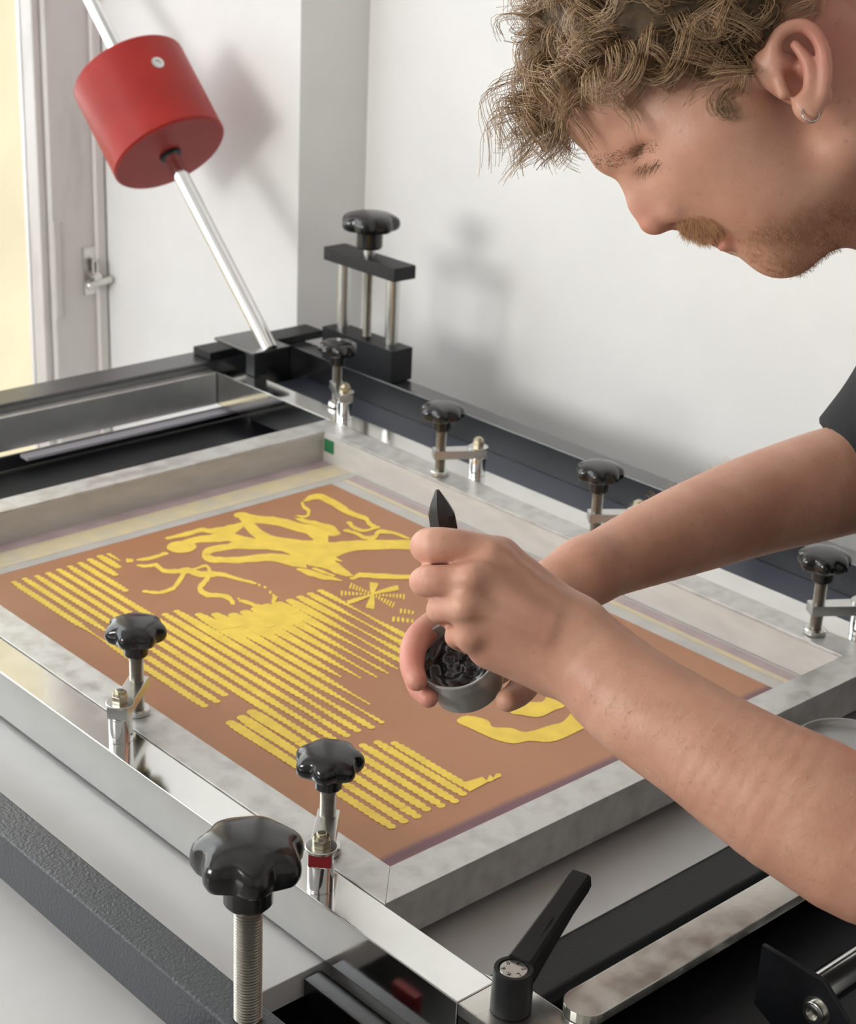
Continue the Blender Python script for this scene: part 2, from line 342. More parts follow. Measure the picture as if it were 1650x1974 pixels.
STROKES= [
([3815,6714,3845,6696,3877,6653,3924,6618,3968,6564,4012,6496,4054,6434,4072,6356,4091,6274,4112,6194,4144,6126,4166,6046,4209,5998,4256,5951,4305,5908,4330,5870],[3982,6928,4001,6894,4025,6838,4059,6783,4105,6730,4167,6677,4200,6595,4244,6534,4263,6449,4278,6370,4311,6309,4357,6258,4399,6207,4411,6120,4441,6056,4454,6004]),
([3836,6862,3819,6827,3812,6790,3783,6746,3768,6710,3733,6643,3711,6565,3679,6472,3656,6372,3632,6266,3625,6176,3625,6083,3645,5996,3670,5882,3720,5778,3759,5692,3756,5598,3748,5514,3722,5438],[3988,6968,3997,6948,3988,6901,3959,6832,3940,6770,3904,6711,3881,6655,3865,6584,3839,6496,3826,6419,3825,6351,3826,6277,3848,6209,3896,6131,3961,6043,4012,5961,4065,5909,4117,5875,4140,5844]),
([4153,6063,4129,5986,4122,5910,4121,5905,4117,5913,4036,5869,3969,5831],[4427,6265,4406,6185,4382,6063,4295,5879,4142,5697,4012,5566,3935,5491]),
([2890,6825,2949,6822,3025,6799,3096,6782,3162,6782,3228,6791,3278,6789,3305,6774,3314,6737,3341,6703,3377,6646,3420,6574,3481,6526,3587,6562,3692,6614,3770,6672],[2928,6893,2986,6889,3076,6890,3158,6893,3219,6885,3283,6888,3342,6890,3375,6868,3385,6830,3416,6804,3486,6796,3557,6769,3633,6777,3685,6758,3758,6760,3805,6749]),
([2851,6564,2903,6569,2984,6585,3051,6574,3121,6561,3179,6511,3241,6480,3284,6444,3337,6438,3372,6408,3382,6333,3409,6255,3436,6162,3504,6089,3575,6007,3624,5951],[2922,6707,2976,6714,3057,6722,3137,6720,3217,6709,3289,6676,3367,6670,3415,6643,3476,6636,3528,6600,3550,6516,3572,6430,3606,6358,3655,6270,3714,6173,3759,6112]),
([3437,6337,3374,6340,3297,6365,3232,6393,3173,6404,3117,6409,3063,6402,3004,6367,2945,6304,2898,6236,2878,6174,2874,6126,2880,6086,2898,6057,2919,6027,2964,6013,3009,5974,3059,5919,3115,5873,3189,5855,3247,5810,3311,5787,3366,5764,3407,5726,3436,5680,3459,5625,3478,5558,3498,5491,3537,5445,3571,5401,3586,5361],[3336,6186,3290,6212,3213,6234,3139,6242,3091,6262,3036,6259,2990,6233,2981,6231,2986,6245,2995,6254,2996,6255,2995,6239,2997,6214,3002,6186,3016,6154,3055,6136,3091,6085,3156,6052,3212,6010,3280,5987,3354,5966,3423,5944,3475,5910,3532,5887,3571,5842,3617,5802,3649,5748,3689,5720,3743,5712,3805,5712,3839,5700]),
([3308,6199,3359,6160,3424,6089,3500,6042,3560,5993,3605,5923,3658,5867,3669,5747,3697,5639,3704,5553],[3418,6353,3474,6319,3575,6294,3651,6240,3713,6186,3779,6134,3825,6058,3893,5989,3964,5919,4004,5864]),
([3639,5503,3644,5458,3671,5408,3723,5375,3788,5367,3873,5394,3952,5407,4033,5405,4137,5425,4229,5423,4306,5405,4382,5371,4465,5306,4613,5222,4767,5095,4877,5010],[4034,5955,4049,5922,4092,5905,4126,5887,4128,5835,4155,5795,4199,5765,4247,5717,4329,5697,4399,5652,4475,5621,4542,5567,4641,5515,4773,5407,4941,5291,5048,5200]),
([3648,5428,3650,5397,3674,5371,3681,5329,3713,5305,3725,5258,3741,5217,3746,5169,3734,5104,3752,5060,3764,5003,3788,4954,3825,4939],[4021,5761,4002,5711,3996,5653,3984,5589,3970,5520,3967,5457,3952,5384,3930,5310,3930,5255,3907,5184,3891,5109,3879,5031,3858,4967]),
([3484,5357,3482,5318,3480,5260,3485,5201,3513,5158,3525,5089,3548,5032,3599,4995,3635,4940,3664,4908],[3541,5409,3556,5386,3574,5349,3596,5309,3608,5252,3621,5185,3636,5121,3664,5062,3678,4984,3687,4930]),
([3624,5297,3625,5264,3630,5217,3631,5166,3656,5133,3667,5082,3672,5046],[3659,5329,3672,5307,3680,5263,3694,5225,3692,5166,3697,5110,3709,5079]),
([3788,4853,3818,4860,3856,4863,3887,4861,3898,4838,3924,4819,3952,4794,3973,4752,4009,4716,4059,4680,4120,4625,4196,4566,4261,4517,4304,4469,4351,4439,4380,4419],[3819,4917,3848,4921,3903,4947,3954,4956,3981,4933,4003,4906,4035,4884,4058,4845,4102,4818,4149,4781,4196,4712,4268,4648,4336,4600,4383,4556,4422,4519,4455,4502]),
([3910,5400,3925,5358,3959,5311,3979,5274],[4017,5496,4020,5443,4003,5349,4001,5293]),
([4732,6811,4751,6802,4785,6806,4821,6816,4844,6803,4873,6800,4889,6778,4894,6724,4885,6640,4891,6572,4883,6504,4868,6431,4859,6369,4854,6317,4856,6268,4860,6208,4871,6135,4890,6058,4907,6006,4897,5973,4874,5940,4844,5882,4837,5826,4840,5778,4846,5748],[4758,6867,4799,6902,4849,6927,4897,6944,4932,6936,4980,6938,5014,6909,5032,6850,5027,6761,5030,6688,5023,6616,5019,6550,5005,6480,5001,6425,4968,6355,4972,6307,4969,6226,4985,6145,4996,6077,4981,6012,4939,5960,4938,5940,4915,5885,4920,5840,4906,5795]),
([4901,5810,4855,5802,4784,5784,4742,5798,4718,5825,4710,5872,4711,5920,4713,5962,4743,6022,4755,6060],[4854,5732,4814,5736,4750,5733,4695,5739,4661,5765,4648,5816,4636,5860,4645,5919,4664,5979,4692,6027]),
([4527,5853,4540,5830,4554,5792,4559,5745,4557,5689,4544,5615,4565,5575,4585,5539,4616,5516,4670,5530,4729,5564,4771,5601,4789,5606,4816,5590,4851,5559,4893,5528,4908,5454,4915,5363,4935,5312],[4593,5918,4591,5880,4608,5843,4623,5801,4627,5746,4618,5678,4634,5644,4657,5626,4692,5623,4712,5613,4737,5635,4790,5681,4853,5702,4900,5686,4920,5630,4948,5579,4969,5507,4971,5409,4969,5341]),
([4674,6827,4644,6800,4617,6749,4577,6689,4569,6640,4567,6597,4549,6567,4536,6549,4510,6518,4482,6497,4441,6504,4408,6547,4358,6542,4315,6461,4311,6394,4319,6332,4343,6279,4373,6221,4390,6157,4398,6091,4414,6037,4395,5968,4401,5934,4396,5895,4402,5872],[4700,6817,4678,6788,4658,6748,4639,6720,4638,6691,4632,6644,4614,6583,4557,6519,4501,6458,4447,6436,4397,6445,4360,6484,4344,6492,4374,6513,4387,6468,4399,6412,4416,6355,4458,6309,4466,6234,4491,6183,4519,6136,4529,6079,4515,6012,4477,5942,4455,5902]),
([2204,6592,2218,6575,2248,6565,2263,6549],[2262,6681,2271,6656,2295,6636,2308,6616]),
([2328,6550,2357,6524,2404,6496,2465,6494,2521,6491,2585,6506,2623,6505],[2353,6591,2395,6589,2450,6573,2505,6568,2560,6570,2614,6565,2660,6582]),
([2247,6430,2256,6401,2276,6365,2310,6353,2336,6335,2367,6332,2374,6310,2367,6282,2363,6233,2351,6167,2370,6124,2400,6089,2434,6061,2477,6047,2513,6023,2536,5996,2557,5976,2558,5926,2571,5879,2591,5831,2634,5807,2666,5778,2694,5753,2732,5757,2758,5734,2793,5689,2819,5615,2843,5544,2875,5483,2901,5417,2918,5371],[2274,6469,2297,6458,2322,6431,2349,6413,2379,6411,2409,6401,2445,6392,2436,6330,2426,6279,2420,6241,2433,6207,2460,6174,2501,6162,2529,6130,2583,6131,2628,6117,2647,6074,2651,6024,2668,5995,2683,5951,2719,5922,2757,5905,2779,5883,2798,5851,2827,5818,2857,5762,2874,5675,2896,5601,2916,5527,2951,5469,2957,5412]),
([2638,6010,2685,6012,2751,6015,2785,6003,2777,5978,2746,5922,2712,5880],[2663,6060,2709,6058,2785,6074,2829,6056,2818,5992,2787,5919,2759,5872]),
([2512,6046,2459,5998,2385,5932,2322,5881,2278,5844,2239,5813,2205,5809,2158,5798,2108,5798,2062,5802,2036,5843,1996,5869,1983,5906],[2512,5979,2460,5928,2383,5861,2314,5805,2264,5776,2213,5734,2170,5729,2121,5726,2067,5726,2032,5756,1989,5777,1965,5827,1942,5852]),
([2708,5877,2672,5849,2618,5792,2571,5760,2529,5732,2479,5705,2423,5647,2378,5576,2358,5515,2360,5477,2356,5438,2356,5399,2379,5381,2414,5367,2442,5336,2470,5317,2483,5285,2484,5244,2486,5217,2486,5193,2464,5152,2456,5121],[2704,5795,2667,5765,2612,5710,2560,5681,2507,5634,2466,5616,2452,5600,2450,5595,2443,5567,2438,5537,2441,5520,2443,5498,2449,5471,2470,5446,2503,5421,2527,5388,2551,5359,2569,5325,2564,5271,2544,5213,2526,5159,2499,5125]),
([2575,5192,2580,5186,2577,5166,2581,5158],[2600,5220,2607,5216,2606,5199,2610,5191]),
([2564,5106,2570,5056,2591,4998,2591,4928,2592,4875,2586,4819,2592,4780,2593,4738,2601,4705,2596,4674],[2610,5153,2632,5119,2650,5056,2654,4988,2680,4957,2685,4909,2698,4876,2714,4847,2720,4812,2728,4792]),
([2920,5313,2934,5317,2929,5295,2935,5290],[2962,5361,2963,5349,2967,5338,2967,5326]),
([2948,5256,2947,5244,2944,5227,2943,5215],[2983,5281,2983,5270,2984,5254,2975,5237]),
([2912,5125,2918,5118,2903,5092,2913,5088],[2959,5158,2956,5145,2953,5127,2947,5112]),
([2890,5047,2888,5034,2883,5015,2883,5004],[2934,5078,2932,5065,2935,5052,2926,5034]),
([2900,5027,2874,5008,2835,4973,2800,4931,2773,4892,2752,4855,2747,4825,2735,4785,2742,4755,2736,4727],[2904,4971,2880,4946,2845,4921,2824,4897,2821,4890,2817,4883,2811,4867,2814,4845,2818,4817,2813,4789]),
([3724,4464,3785,4514,3875,4582,3936,4635],[3707,4489,3756,4556,3828,4650,3884,4711]),
([3708,4461,3794,4443,3908,4405,3997,4390],[3734,4499,3833,4500,3973,4498,4062,4482]),
([3711,4485,3635,4422,3526,4336,3453,4272],[3726,4458,3661,4376,3567,4265,3498,4193]),
([3726,4488,3630,4490,3502,4507,3406,4506],[3702,4450,3599,4440,3454,4428,3363,4436]),
([3717,4426,3728,4430,3739,4431,3736,4419],[3747,4459,3747,4451,3751,4443,3754,4439]),
([3746,4407,3739,4392,3754,4397,3759,4394],[3768,4432,3780,4437,3776,4421,3781,4418]),
([3765,4378,3762,4367,3777,4372,3773,4358],[3791,4407,3803,4412,3814,4412,3808,4397]),
([3777,4341,3785,4342,3798,4344,3798,4336],[3832,4401,3823,4383,3834,4383,3833,4374]),
([3795,4311,3806,4314,3810,4307,3809,4297],[3854,4374,3853,4366,3863,4365,3869,4363]),
([3815,4282,3831,4291,3837,4286,3835,4276],[3876,4348,3888,4353,3891,4344,3891,4336]),
([3848,4268,3850,4262,3845,4245,3850,4242],[3902,4327,3908,4324,3919,4324,3923,4320]),
([3866,4238,3871,4234,3875,4227,3875,4219],[3940,4317,3937,4306,3947,4305,3948,4297]),
([3877,4200,3880,4195,3894,4198,3894,4190],[3957,4285,3971,4292,3979,4289,3971,4273]),
([3703,4508,3697,4510,3687,4511,3679,4513],[3679,4480,3682,4492,3672,4494,3671,4503]),
([3675,4533,3671,4537,3661,4539,3659,4547],[3643,4496,3645,4507,3638,4513,3635,4518]),
([3650,4561,3650,4571,3642,4575,3644,4587],[3616,4522,3615,4531,3604,4530,3602,4538]),
([3627,4592,3619,4592,3625,4613,3610,4605],[3582,4540,3575,4541,3579,4559,3567,4555]),
([3605,4624,3599,4627,3597,4637,3598,4648],[3555,4566,3554,4574,3544,4577,3533,4572]),
([3583,4656,3581,4663,3564,4657,3566,4669],[3520,4582,3520,4592,3504,4587,3507,4600]),
([3562,4689,3550,4684,3545,4692,3546,4703],[3490,4605,3486,4610,3475,4610,3479,4625]),
([3537,4718,3523,4711,3528,4731,3521,4732],[3459,4627,3450,4625,3441,4628,3444,4642]),
([3693,4407,3686,4395,3685,4384,3685,4377],[3731,4436,3739,4435,3726,4415,3726,4408]),
([3692,4363,3683,4349,3678,4336,3680,4330],[3741,4401,3741,4394,3738,4382,3743,4379]),
([3675,4308,3682,4306,3676,4291,3685,4292],[3740,4357,3741,4351,3749,4348,3740,4334]),
([3674,4265,3672,4257,3669,4244,3669,4237],[3748,4321,3747,4314,3755,4309,3756,4303]),
([3664,4215,3674,4216,3665,4199,3674,4199],[3748,4279,3749,4272,3754,4267,3760,4264]),
([3660,4169,3667,4168,3666,4158,3661,4147],[3761,4246,3756,4236,3761,4230,3764,4225]),
([3655,4124,3668,4127,3669,4118,3663,4107],[3761,4204,3770,4204,3767,4192,3763,4182]),
([3738,4538,3742,4549,3725,4544,3740,4564],[3700,4505,3699,4511,3685,4509,3691,4522]),
([3734,4578,3739,4590,3725,4588,3726,4596],[3684,4535,3680,4539,3684,4552,3676,4553]),
([3727,4616,3725,4622,3727,4634,3728,4642],[3672,4568,3663,4568,3664,4579,3669,4590]),
([3735,4668,3734,4673,3735,4685,3727,4685],[3654,4597,3654,4604,3654,4614,3661,4628]),
([3727,4704,3721,4707,3735,4729,3722,4725],[3643,4631,3640,4636,3650,4654,3641,4654]),
([3725,4747,3720,4750,3734,4773,3719,4767],[3638,4670,3632,4673,3639,4690,3628,4686]),
([3724,4791,3722,4796,3731,4814,3727,4818],[3629,4707,3626,4712,3620,4716,3613,4718]),
([3655,3787,3649,3791,3642,3799,3642,3810],[3613,3743,3599,3739,3588,3743,3588,3753]),
([3627,3823,3631,3838,3615,3837,3620,3852],[3566,3760,3566,3771,3556,3775,3563,3793]),
([3600,3861,3606,3878,3598,3885,3594,3892],[3537,3794,3538,3806,3528,3811,3530,3824]),
([3580,3906,3580,3916,3569,3920,3561,3923],[3511,3833,3497,3830,3498,3846,3495,3853]),
([3548,3938,3550,3951,3535,3951,3528,3955],[3475,3861,3470,3867,3457,3868,3452,3874]),
([3784,3926,3779,3931,3774,3938,3775,3948],[3739,3882,3726,3877,3717,3881,3718,3891]),
([3769,3966,3771,3977,3755,3974,3763,3990],[3700,3897,3700,3906,3700,3919,3692,3919]),
([3757,4009,3747,4008,3741,4014,3733,4016],[3680,3931,3673,3933,3663,3936,3673,3955]),
([3730,4037,3724,4040,3716,4044,3722,4060],[3656,3961,3650,3965,3637,3964,3644,3980])]
POLYS=[[2596,2043,2587,2002,2594,1945,2603,1887,2608,1829,2614,1769,2621,1713,2627,1665,2634,1622,2646,1580,2663,1536,2684,1494,2713,1460,2754,1441,2802,1429,2849,1410,2891,1371,2931,1324,2976,1288,3026,1271,3081,1264,3140,1262,3207,1263,3279,1268,3346,1273,3408,1269,3464,1266,3506,1288,3534,1362,3548,1460,3535,1526,3479,1525,3396,1491,3322,1466,3275,1467,3236,1478,3185,1491,3104,1500,3012,1511,2940,1532,2910,1571,2901,1620,2886,1666,2847,1704,2802,1740,2774,1776,2783,1812,2810,1848,2822,1890,2806,1950,2774,2017,2737,2062,2689,2075,2634,2067],[3075,1871,3126,1903,3206,1932,3280,1941,3336,1913,3387,1865,3434,1834,3483,1845,3528,1873,3559,1872,3570,1812,3566,1724,3550,1659,3521,1643,3479,1650,3428,1657,3360,1652,3282,1646,3217,1654,3177,1684,3150,1728,3128,1770,3098,1806,3072,1840],[2750,6664,2775,6692,2809,6717,2843,6733,2878,6739,2913,6737,2948,6724,2985,6697,3020,6660,3041,6620,3043,6576,3031,6529,3009,6489,2976,6458,2933,6435,2890,6423,2847,6426,2803,6441,2768,6463,2746,6492,2732,6527,2726,6562,2727,6597,2734,6632],[1881,1124,1925,1263,2126,1229,2113,1167,2196,1216,2185,1162,2248,1196,2281,1170,2246,1135,2174,1139,2135,1129,2102,1144,2035,1135]]
# the open areas of the stencil (flat print): brush strokes, outlines, and halftone lines of 6.6 mm dots on a 12.8 mm pitch
def design():
    b = B(); z = -.0348
    k = [0]
    def zz(): k[0] = (k[0] + 1) % 40; return z + k[0] * 6e-6
    def quadstrip(l, r):
        h = zz()
        L = [b.verts.new((l[i] * 1e-4, l[i + 1] * 1e-4, h)) for i in range(0, len(l), 2)]
        R = [b.verts.new((r[i] * 1e-4, r[i + 1] * 1e-4, h)) for i in range(0, len(r), 2)]
        for i in range(len(L) - 1): b.faces.new((L[i], L[i + 1], R[i + 1])); b.faces.new((L[i], R[i + 1], R[i]))
    def disc(x, y, r, n=10):
        h = zz(); b.faces.new([b.verts.new((x + r * math.cos(2 * math.pi * i / n), y + r * math.sin(2 * math.pi * i / n), h)) for i in range(n)])
    for l, r in STROKES:
        quadstrip(l, r)
        for i in ((0, -2) if len(l) > 8 else ()):
            i2 = i + 1 if i == 0 else -1
            x = (l[i] + r[i]) * .5e-4; y = (l[i2] + r[i2]) * .5e-4; d = math.hypot(l[i] - r[i], l[i2] - r[i2]) * .5e-4
            if d < .012: disc(x, y, d)
    for p in POLYS:
        h = zz(); f = b.faces.new([b.verts.new((p[i] * 1e-4, p[i + 1] * 1e-4, h)) for i in range(0, len(p), 2)])
        bmesh.ops.triangulate(b, faces=[f])
    G = lambda v, c, w: math.exp(-((v - c) / w) ** 2)
    def rad(x, y, k_, ya, yb):
        """half width of the halftone line (mm dots) at x, y"""
        if y > .56:  r = 3.9 + .9 * G(x, .215, .03)                                        # upper left comb
        elif y > .225 and (k_ < 3 and y < .326) or y < .227: r = 4.75 - .5 * G(y, .17, .05) # lower block
        else:
            r = 4.1
            r -= 2.9 * G(y - .53 + .9 * (x - .105), 0, .030) * (x < .17)                       # lines pinch off here
            s_ = (y - .29) - (x - .22) * 1.12
            if x > .2: r = 4.6 - 3.0 * G(s_, 0, .038)
            if .14 < x <= .2: r = 4.2 - 1.4 * G(y, .30, .03)
        d = math.hypot((x - .245) / .060, (y - .468 + (x - .245) * .10) / .040)
        r += 3.2 * math.exp(-d ** 2.4)                                                        # the solid patch
        d2 = math.hypot((x - .128) / .03, (y - .318) / .035); r += 1.5 * math.exp(-d2 * d2)
        e_ = min(ya - y, y - yb)
        if k_ > 8 and y - yb < .03: r = min(r, 1.6 + (y - yb) * 80)
        if e_ < .010: r *= .78 + e_ * 22
        return max(r + .3, 1.2) * 1e-3
    segs = []
    y0s = {0: .683, 1: .684, 2: .682, 3: .682, 4: .683, 5: .683}
    e = {0: .360, 1: .360, 2: .366, 3: .115, 4: .247, 5: .244, 6: .245, 7: .242, 8: .243, 9: .275, 10: .330, 11: .318, 12: .310, 13: .309, 14: .311, 15: .30, 16: .30, 17: .30, 18: .30}
    top = {6: .532, 7: .531, 8: .512, 9: .502, 10: .491, 11: .489, 12: .489, 13: .4887, 14: .485, 15: .4845, 16: .4846, 17: .4844, 18: .4843}
    for k_ in range(19):
        segs.append((k_, y0s.get(k_) or top[k_], e[k_]))
    segs += [(6, .684, .602), (7, .686, .640), (8, .687, .655), (8.8, .687, .668)]
    segs += [(0, .321, .113), (1, .322, .113), (2, .325, .112), (4, .226, .112), (5, .222, .110), (6, .218, .114), (6.8, .208, .118)]
    for k_, ya, yb in segs:
        x = .105 + .0128 * k_; n = max(2, int(round((ya - yb) / .0066)))
        for i in range(n + 1):
            y = ya + (yb - ya) * i / n
            r = rad(x, y, k_, ya, yb)
            disc(x, y, r, 12)
            # the thin continuous core of each line
            if i < n:
                yn = ya + (yb - ya) * (i + 1) / n; r2 = rad(x, yn, k_, ya, yb); h = zz(); a, c = r * .5, r2 * .5
                b.faces.new([b.verts.new(v) for v in ((x - a, y, h), (x + a, y, h), (x + c, yn, h), (x - c, yn, h))])
    return obj('printed_design', b, M['yellow'], sc_, smooth=None, recalc=False)
dz = design(); dz['label'] = 'yellow open areas of the stencil: brush strokes, dotted lines and an asterisk'

# ------------------------------------------------------------------ screen clamps with star knobs
def clamp(label, loc, rotz):
    """local x points from post to screw"""
    t = thing('screen_clamp', label, 'clamp', loc, 'screen clamps with black star knobs on the print head frame')
    def at(b):
        for v in b.verts: v.co = v.co + Vector(loc)
        return b
    b = B(); bm_lathe(b, [(.0088, 0), (.0094, .0008), (.0094, .0205), (.0088, .0215)], n=32); obj('post', at(b), M['chrome_post'], t)
    b = B()
    bm_prism(b, [(-.0085, -.0085), (.008, -.0085), (.036, -.008), (.0515, -.008), (.0515, .008), (.036, .008), (.008, .0085), (-.0085, .0085)], .0215, .0315, .0007)
    obj('clamp_arm', at(b), M['zinc'], t)
    b = B(); bm_lathe(b, [(.0112, .0316), (.0112, .0334), (.0106, .0338)], n=32); obj('washer', at(b), M['zinc'], t)
    b = B(); bm_hex(b, (0, 0, .0338), .0068, .006, .3); bm_lathe(b, [(.0058, .0398), (.0054, .0422), (.0040, .0424)], n=24); bm_lathe(b, [(.0036, .0420), (.0036, .0438), (.0026, .0444)], n=20); obj('nut', at(b), M['brass_zinc'], t)
    b = B(); bm_thread(b, (.043, 0, .0065), (.043, 0, .0565), .0058, .00135); obj('threaded_rod', at(b), M['thread'], t)
    b = B(); bm_lathe(b, [(.0098, .0012), (.0105, .002), (.0105, .0056), (.0095, .0068), (.006, .0072)], (.043, 0, 0), n=32); obj('pressure_foot', at(b), M['zinc'], t)
    b = B(); bm_star(b, (.043, 0, .054), .0252, .0185, .0098, .0125, rot=.35); obj('star_knob', at(b), M['knob'], t)
    return t
c1 = clamp('star-knob clamp on the left rail, second from the front, with bare metal arm end', (-.0165, .302, 0.0), math.atan2(.026, .032))
c1.rotation_euler = (0, 0, math.atan2(.026, .032))
c2 = dup(c1, (-.0215, .044, 0.0), math.atan2(.034, .034), 'front left star-knob clamp with a dark red reflection painted on its arm end, nearest the camera')
b = B(); bm_box(b, -.0094, -.0086, -.0078, .0078, .0218, .0312, bev=.0002); me_ = bpy.data.meshes.new('arm_end_reflection'); b.to_mesh(me_); b.free(); me_.materials.append(M['red_plate_and_reflection'])  # thin plate whose dark red colour stands in for a reflection on the metal
o = bpy.data.objects.new('arm_end_reflection', me_); COL.objects.link(o); o.parent = c2; o['label'] = 'dark red reflection painted on the end face of the clamp arm'
CL = [((.6365, .557, 0.0), math.atan2(.029, -.034), 'star-knob clamp on the wall side rail directly behind the palette knife'),
      ((.652, .806, 0.0), math.atan2(.036, .016), 'rearmost star-knob clamp swung outward beside the height clamp')]
dup(c1, (.6255, .565, 0), math.atan2(.020, -.0335), CL[0][2])
dup(c1, (.628, .802, 0), math.atan2(.040, .020), CL[1][2])
dup(c1, (.6265, .328, 0), math.atan2(.026, -.034), 'star-knob clamp half hidden by the far forearm')
dup(c1, (.628, .052, 0), math.atan2(.024, -.035), 'star-knob clamp at the right edge below the elbow of the far arm')

# ------------------------------------------------------------------ height clamps of the black frame
def height_clamp(label, x, y, full):
    t = thing('height_clamp', label, 'clamp', (x, y, .0105), 'height clamps on the black frame')
    if full:
        b = B(); bm_box(b, x - .018, x + .018, y - .070, y + .070, .0108, .054, bev=.0012); obj('lower_block', b, M['black_side'], t)
        ub = B(); bm_box(ub, x - .018, x + .018, y - .070, y + .070, .1435, .161, bev=.0012); u = obj('upper_bar', ub, M['black_side'], t)
        for dy in (-.048, .048):
            b = B(); bm_cyl(b, (x, y + dy, .0540), (x, y + dy, .1436), .0085, 24); obj('column', b, M['zinc'], t)
            b = B(); bm_lathe(b, [(.0032, 0), (.0032, .0005), (0, .0006)], (x - .018, y + dy * 1.15, .151), (-1, 0, 0), 16); obj('set_screw', b, M['black_frame'], u)
        b = B(); bm_thread(b, (x, y, .0540), (x, y, .1436), .0058, .0018); obj('threaded_rod', b, M['thread'], t)
        b = B(); bm_cyl(b, (x, y, .161), (x, y, .171), .008, 20); obj('collar', b, M['zinc'], t)
        b = B(); bm_star(b, (x, y, .171), .0385, .024, .0165, .022, rot=.2); obj('star_knob', b, M['knob'], t)
    else:
        b = B(); bm_thread(b, (x, y, .0095), (x, y, .094), .0087, .0021, 28); obj('threaded_rod', b, M['thread'], t)
        b = B(); bm_star(b, (x, y, .0925), .0345, .0285, .0148, .019, rot=.62); obj('star_knob', b, M['knob'], t)
    return t
height_clamp('tall black two-column height clamp with large star knob in the corner by the wall', .757, .914, True)
height_clamp('big black star knob on a long threaded rod, nearest the camera', -.152, -.047, False)

# ------------------------------------------------------------------ clamping lever on the corner plate
lv = thing('clamping_lever', 'black plastic clamping lever standing on the front corner plate', 'lever', (-.012, -.134, .0))
b = B(); bm_lathe(b, [(.0125, .0002), (.0132, .001), (.0128, .028), (.0122, .031), (.0098, .031), (.0096, .0285), (0, .0285)], (-.012, -.134, 0), n=36); obj('hub', b, M['lever'], lv)
b = B(); bm_lathe(b, [(.0092, .0285), (.0092, .0298), (.0086, .0303), (0, .0303)], (-.012, -.134, 0), n=32); cp = obj('cap', b, M['worn_steel'], lv)
# stamped marks round the cap
for i, s in enumerate('8 0 6 K L 5'.split()):
    cu = bpy.data.curves.new('stamp', 'FONT'); cu.body = s; cu.size = .0042; cu.align_x = 'CENTER'; cu.align_y = 'CENTER'; cu.extrude = .00008
    to = bpy.data.objects.new('stamp', cu); COL.objects.link(to); me = to.to_mesh(); m2 = me.copy(); to.to_mesh_clear(); bpy.data.objects.remove(to)
    a = i * math.pi / 3 + .3
    m2.transform(Matrix.Translation((-.012 + .0062 * math.cos(a), -.134 + .0062 * math.sin(a), .0304)) @ Matrix.Rotation(a - math.pi / 2, 4, 'Z'))
    obj('stamp', m2, M['lever'], cp, smooth=None)
b = B()
a0 = Vector((-.012, -.134, .020)); a1 = Vector((.079, -.1055, .045)); d = (a1 - a0); u = Vector((-d.y, d.x, 0)).normalized(); up = u.cross(d).normalized() * -1
if up.z < 0: up = -up
rings = []
for t_, hw, hh in ((.118, .0088, .0105), (.3, .0082, .0092), (.72, .0072, .0072), (.93, .0078, .0064), (.985, .0074, .0056), (1.0, .006, .004)):
    c = a0 + d * t_
    rings.append([b.verts.new(c + u * (hw * sx) + up * (hh * sy)) for sx, sy in ((-1, -.75), (-.75, -1), (.75, -1), (1, -.75), (1, .75), (.75, 1), (-.75, 1), (-1, .75))])
for r0, r1 in zip(rings[:-1], rings[1:]):
    for i in range(8): b.faces.new((r0[i], r0[(i + 1) % 8], r1[(i + 1) % 8], r1[i]))
b.faces.new(rings[0][::-1]); b.faces.new(rings[-1]); hd = obj('handle', b, M['lever'], lv)
b = B()
c = a0 + d * .40 + up * .0088
bm_box(b, -.0125, .0125, -.0028, .0028, -.0002, .0003, bev=.0001)
R3 = Matrix((d.normalized(), u, up)).transposed()
for v in b.verts: v.co = c + R3 @ v.co
obj('maker_plate', b, M['lever'], hd)

# ------------------------------------------------------------------ counterweight arm
cw = thing('counterweight', 'red cylindrical counterweight on a polished steel rod leaning back towards the window', 'counterweight', (.66, 1.08, .012))
r0, r1 = Vector((.66, 1.035, .0745)), Vector((.66, 1.62, .6445)); rd = (r1 - r0).normalized()
b = B(); bm_cyl(b, r0 - rd * .06, r1, .0105, 32, .001); obj('steel_rod', b, M['chrome_post'], cw)
w0 = Vector((.66, 1.214, .249))
b = B(); bm_lathe(b, [(.012, .0), (.077, .0), (.080, .003), (.080, .134), (.077, .137), (.012, .137)], w0, rd, 96, cap=False); wt = obj('red_weight', b, M['red'], cw)
b = B(); bm_lathe(b, [(.0125, -.004), (.0150, -.003), (.0150, .001)], w0, rd, 32); obj('rod_collar', b, M['black_side'], wt)
u, v, w = frame_of(rd)
nn = (CAM - (w0 + rd * .09)); nn = (nn - rd * nn.dot(rd)).normalized(); side = rd.cross(nn).normalized()
nn2 = (nn * math.cos(.52) + (side if side.dot(AX) > 0 else -side) * math.sin(.52)).normalized()
b = B(); bm_lathe(b, [(.0085, -.0005), (.0085, .0012), (.0075, .0016), (.004, .0016), (.0038, .0002), (0, .0002)], w0 + rd * .090 + nn2 * .080, nn2, 24); obj('set_screw', b, M['zinc'], wt)
# bracket that carries the rod on the rear beam
b = B(); bm_box(b, .610, .800, 1.056, 1.094, .0104, .021, bev=.001); obj('bracket_plate', b, M['black_side'], cw)
b = B(); bm_box(b, .630, .690, .988, 1.075, .0304, .0345, bev=.001); obj('bracket_top', b, M['beam'], cw)
b = B(); bm_box(b, .634, .655, .992, 1.010, .0006, .0303, bev=.001); obj('bracket_foot', b, M['black_frame'], cw)

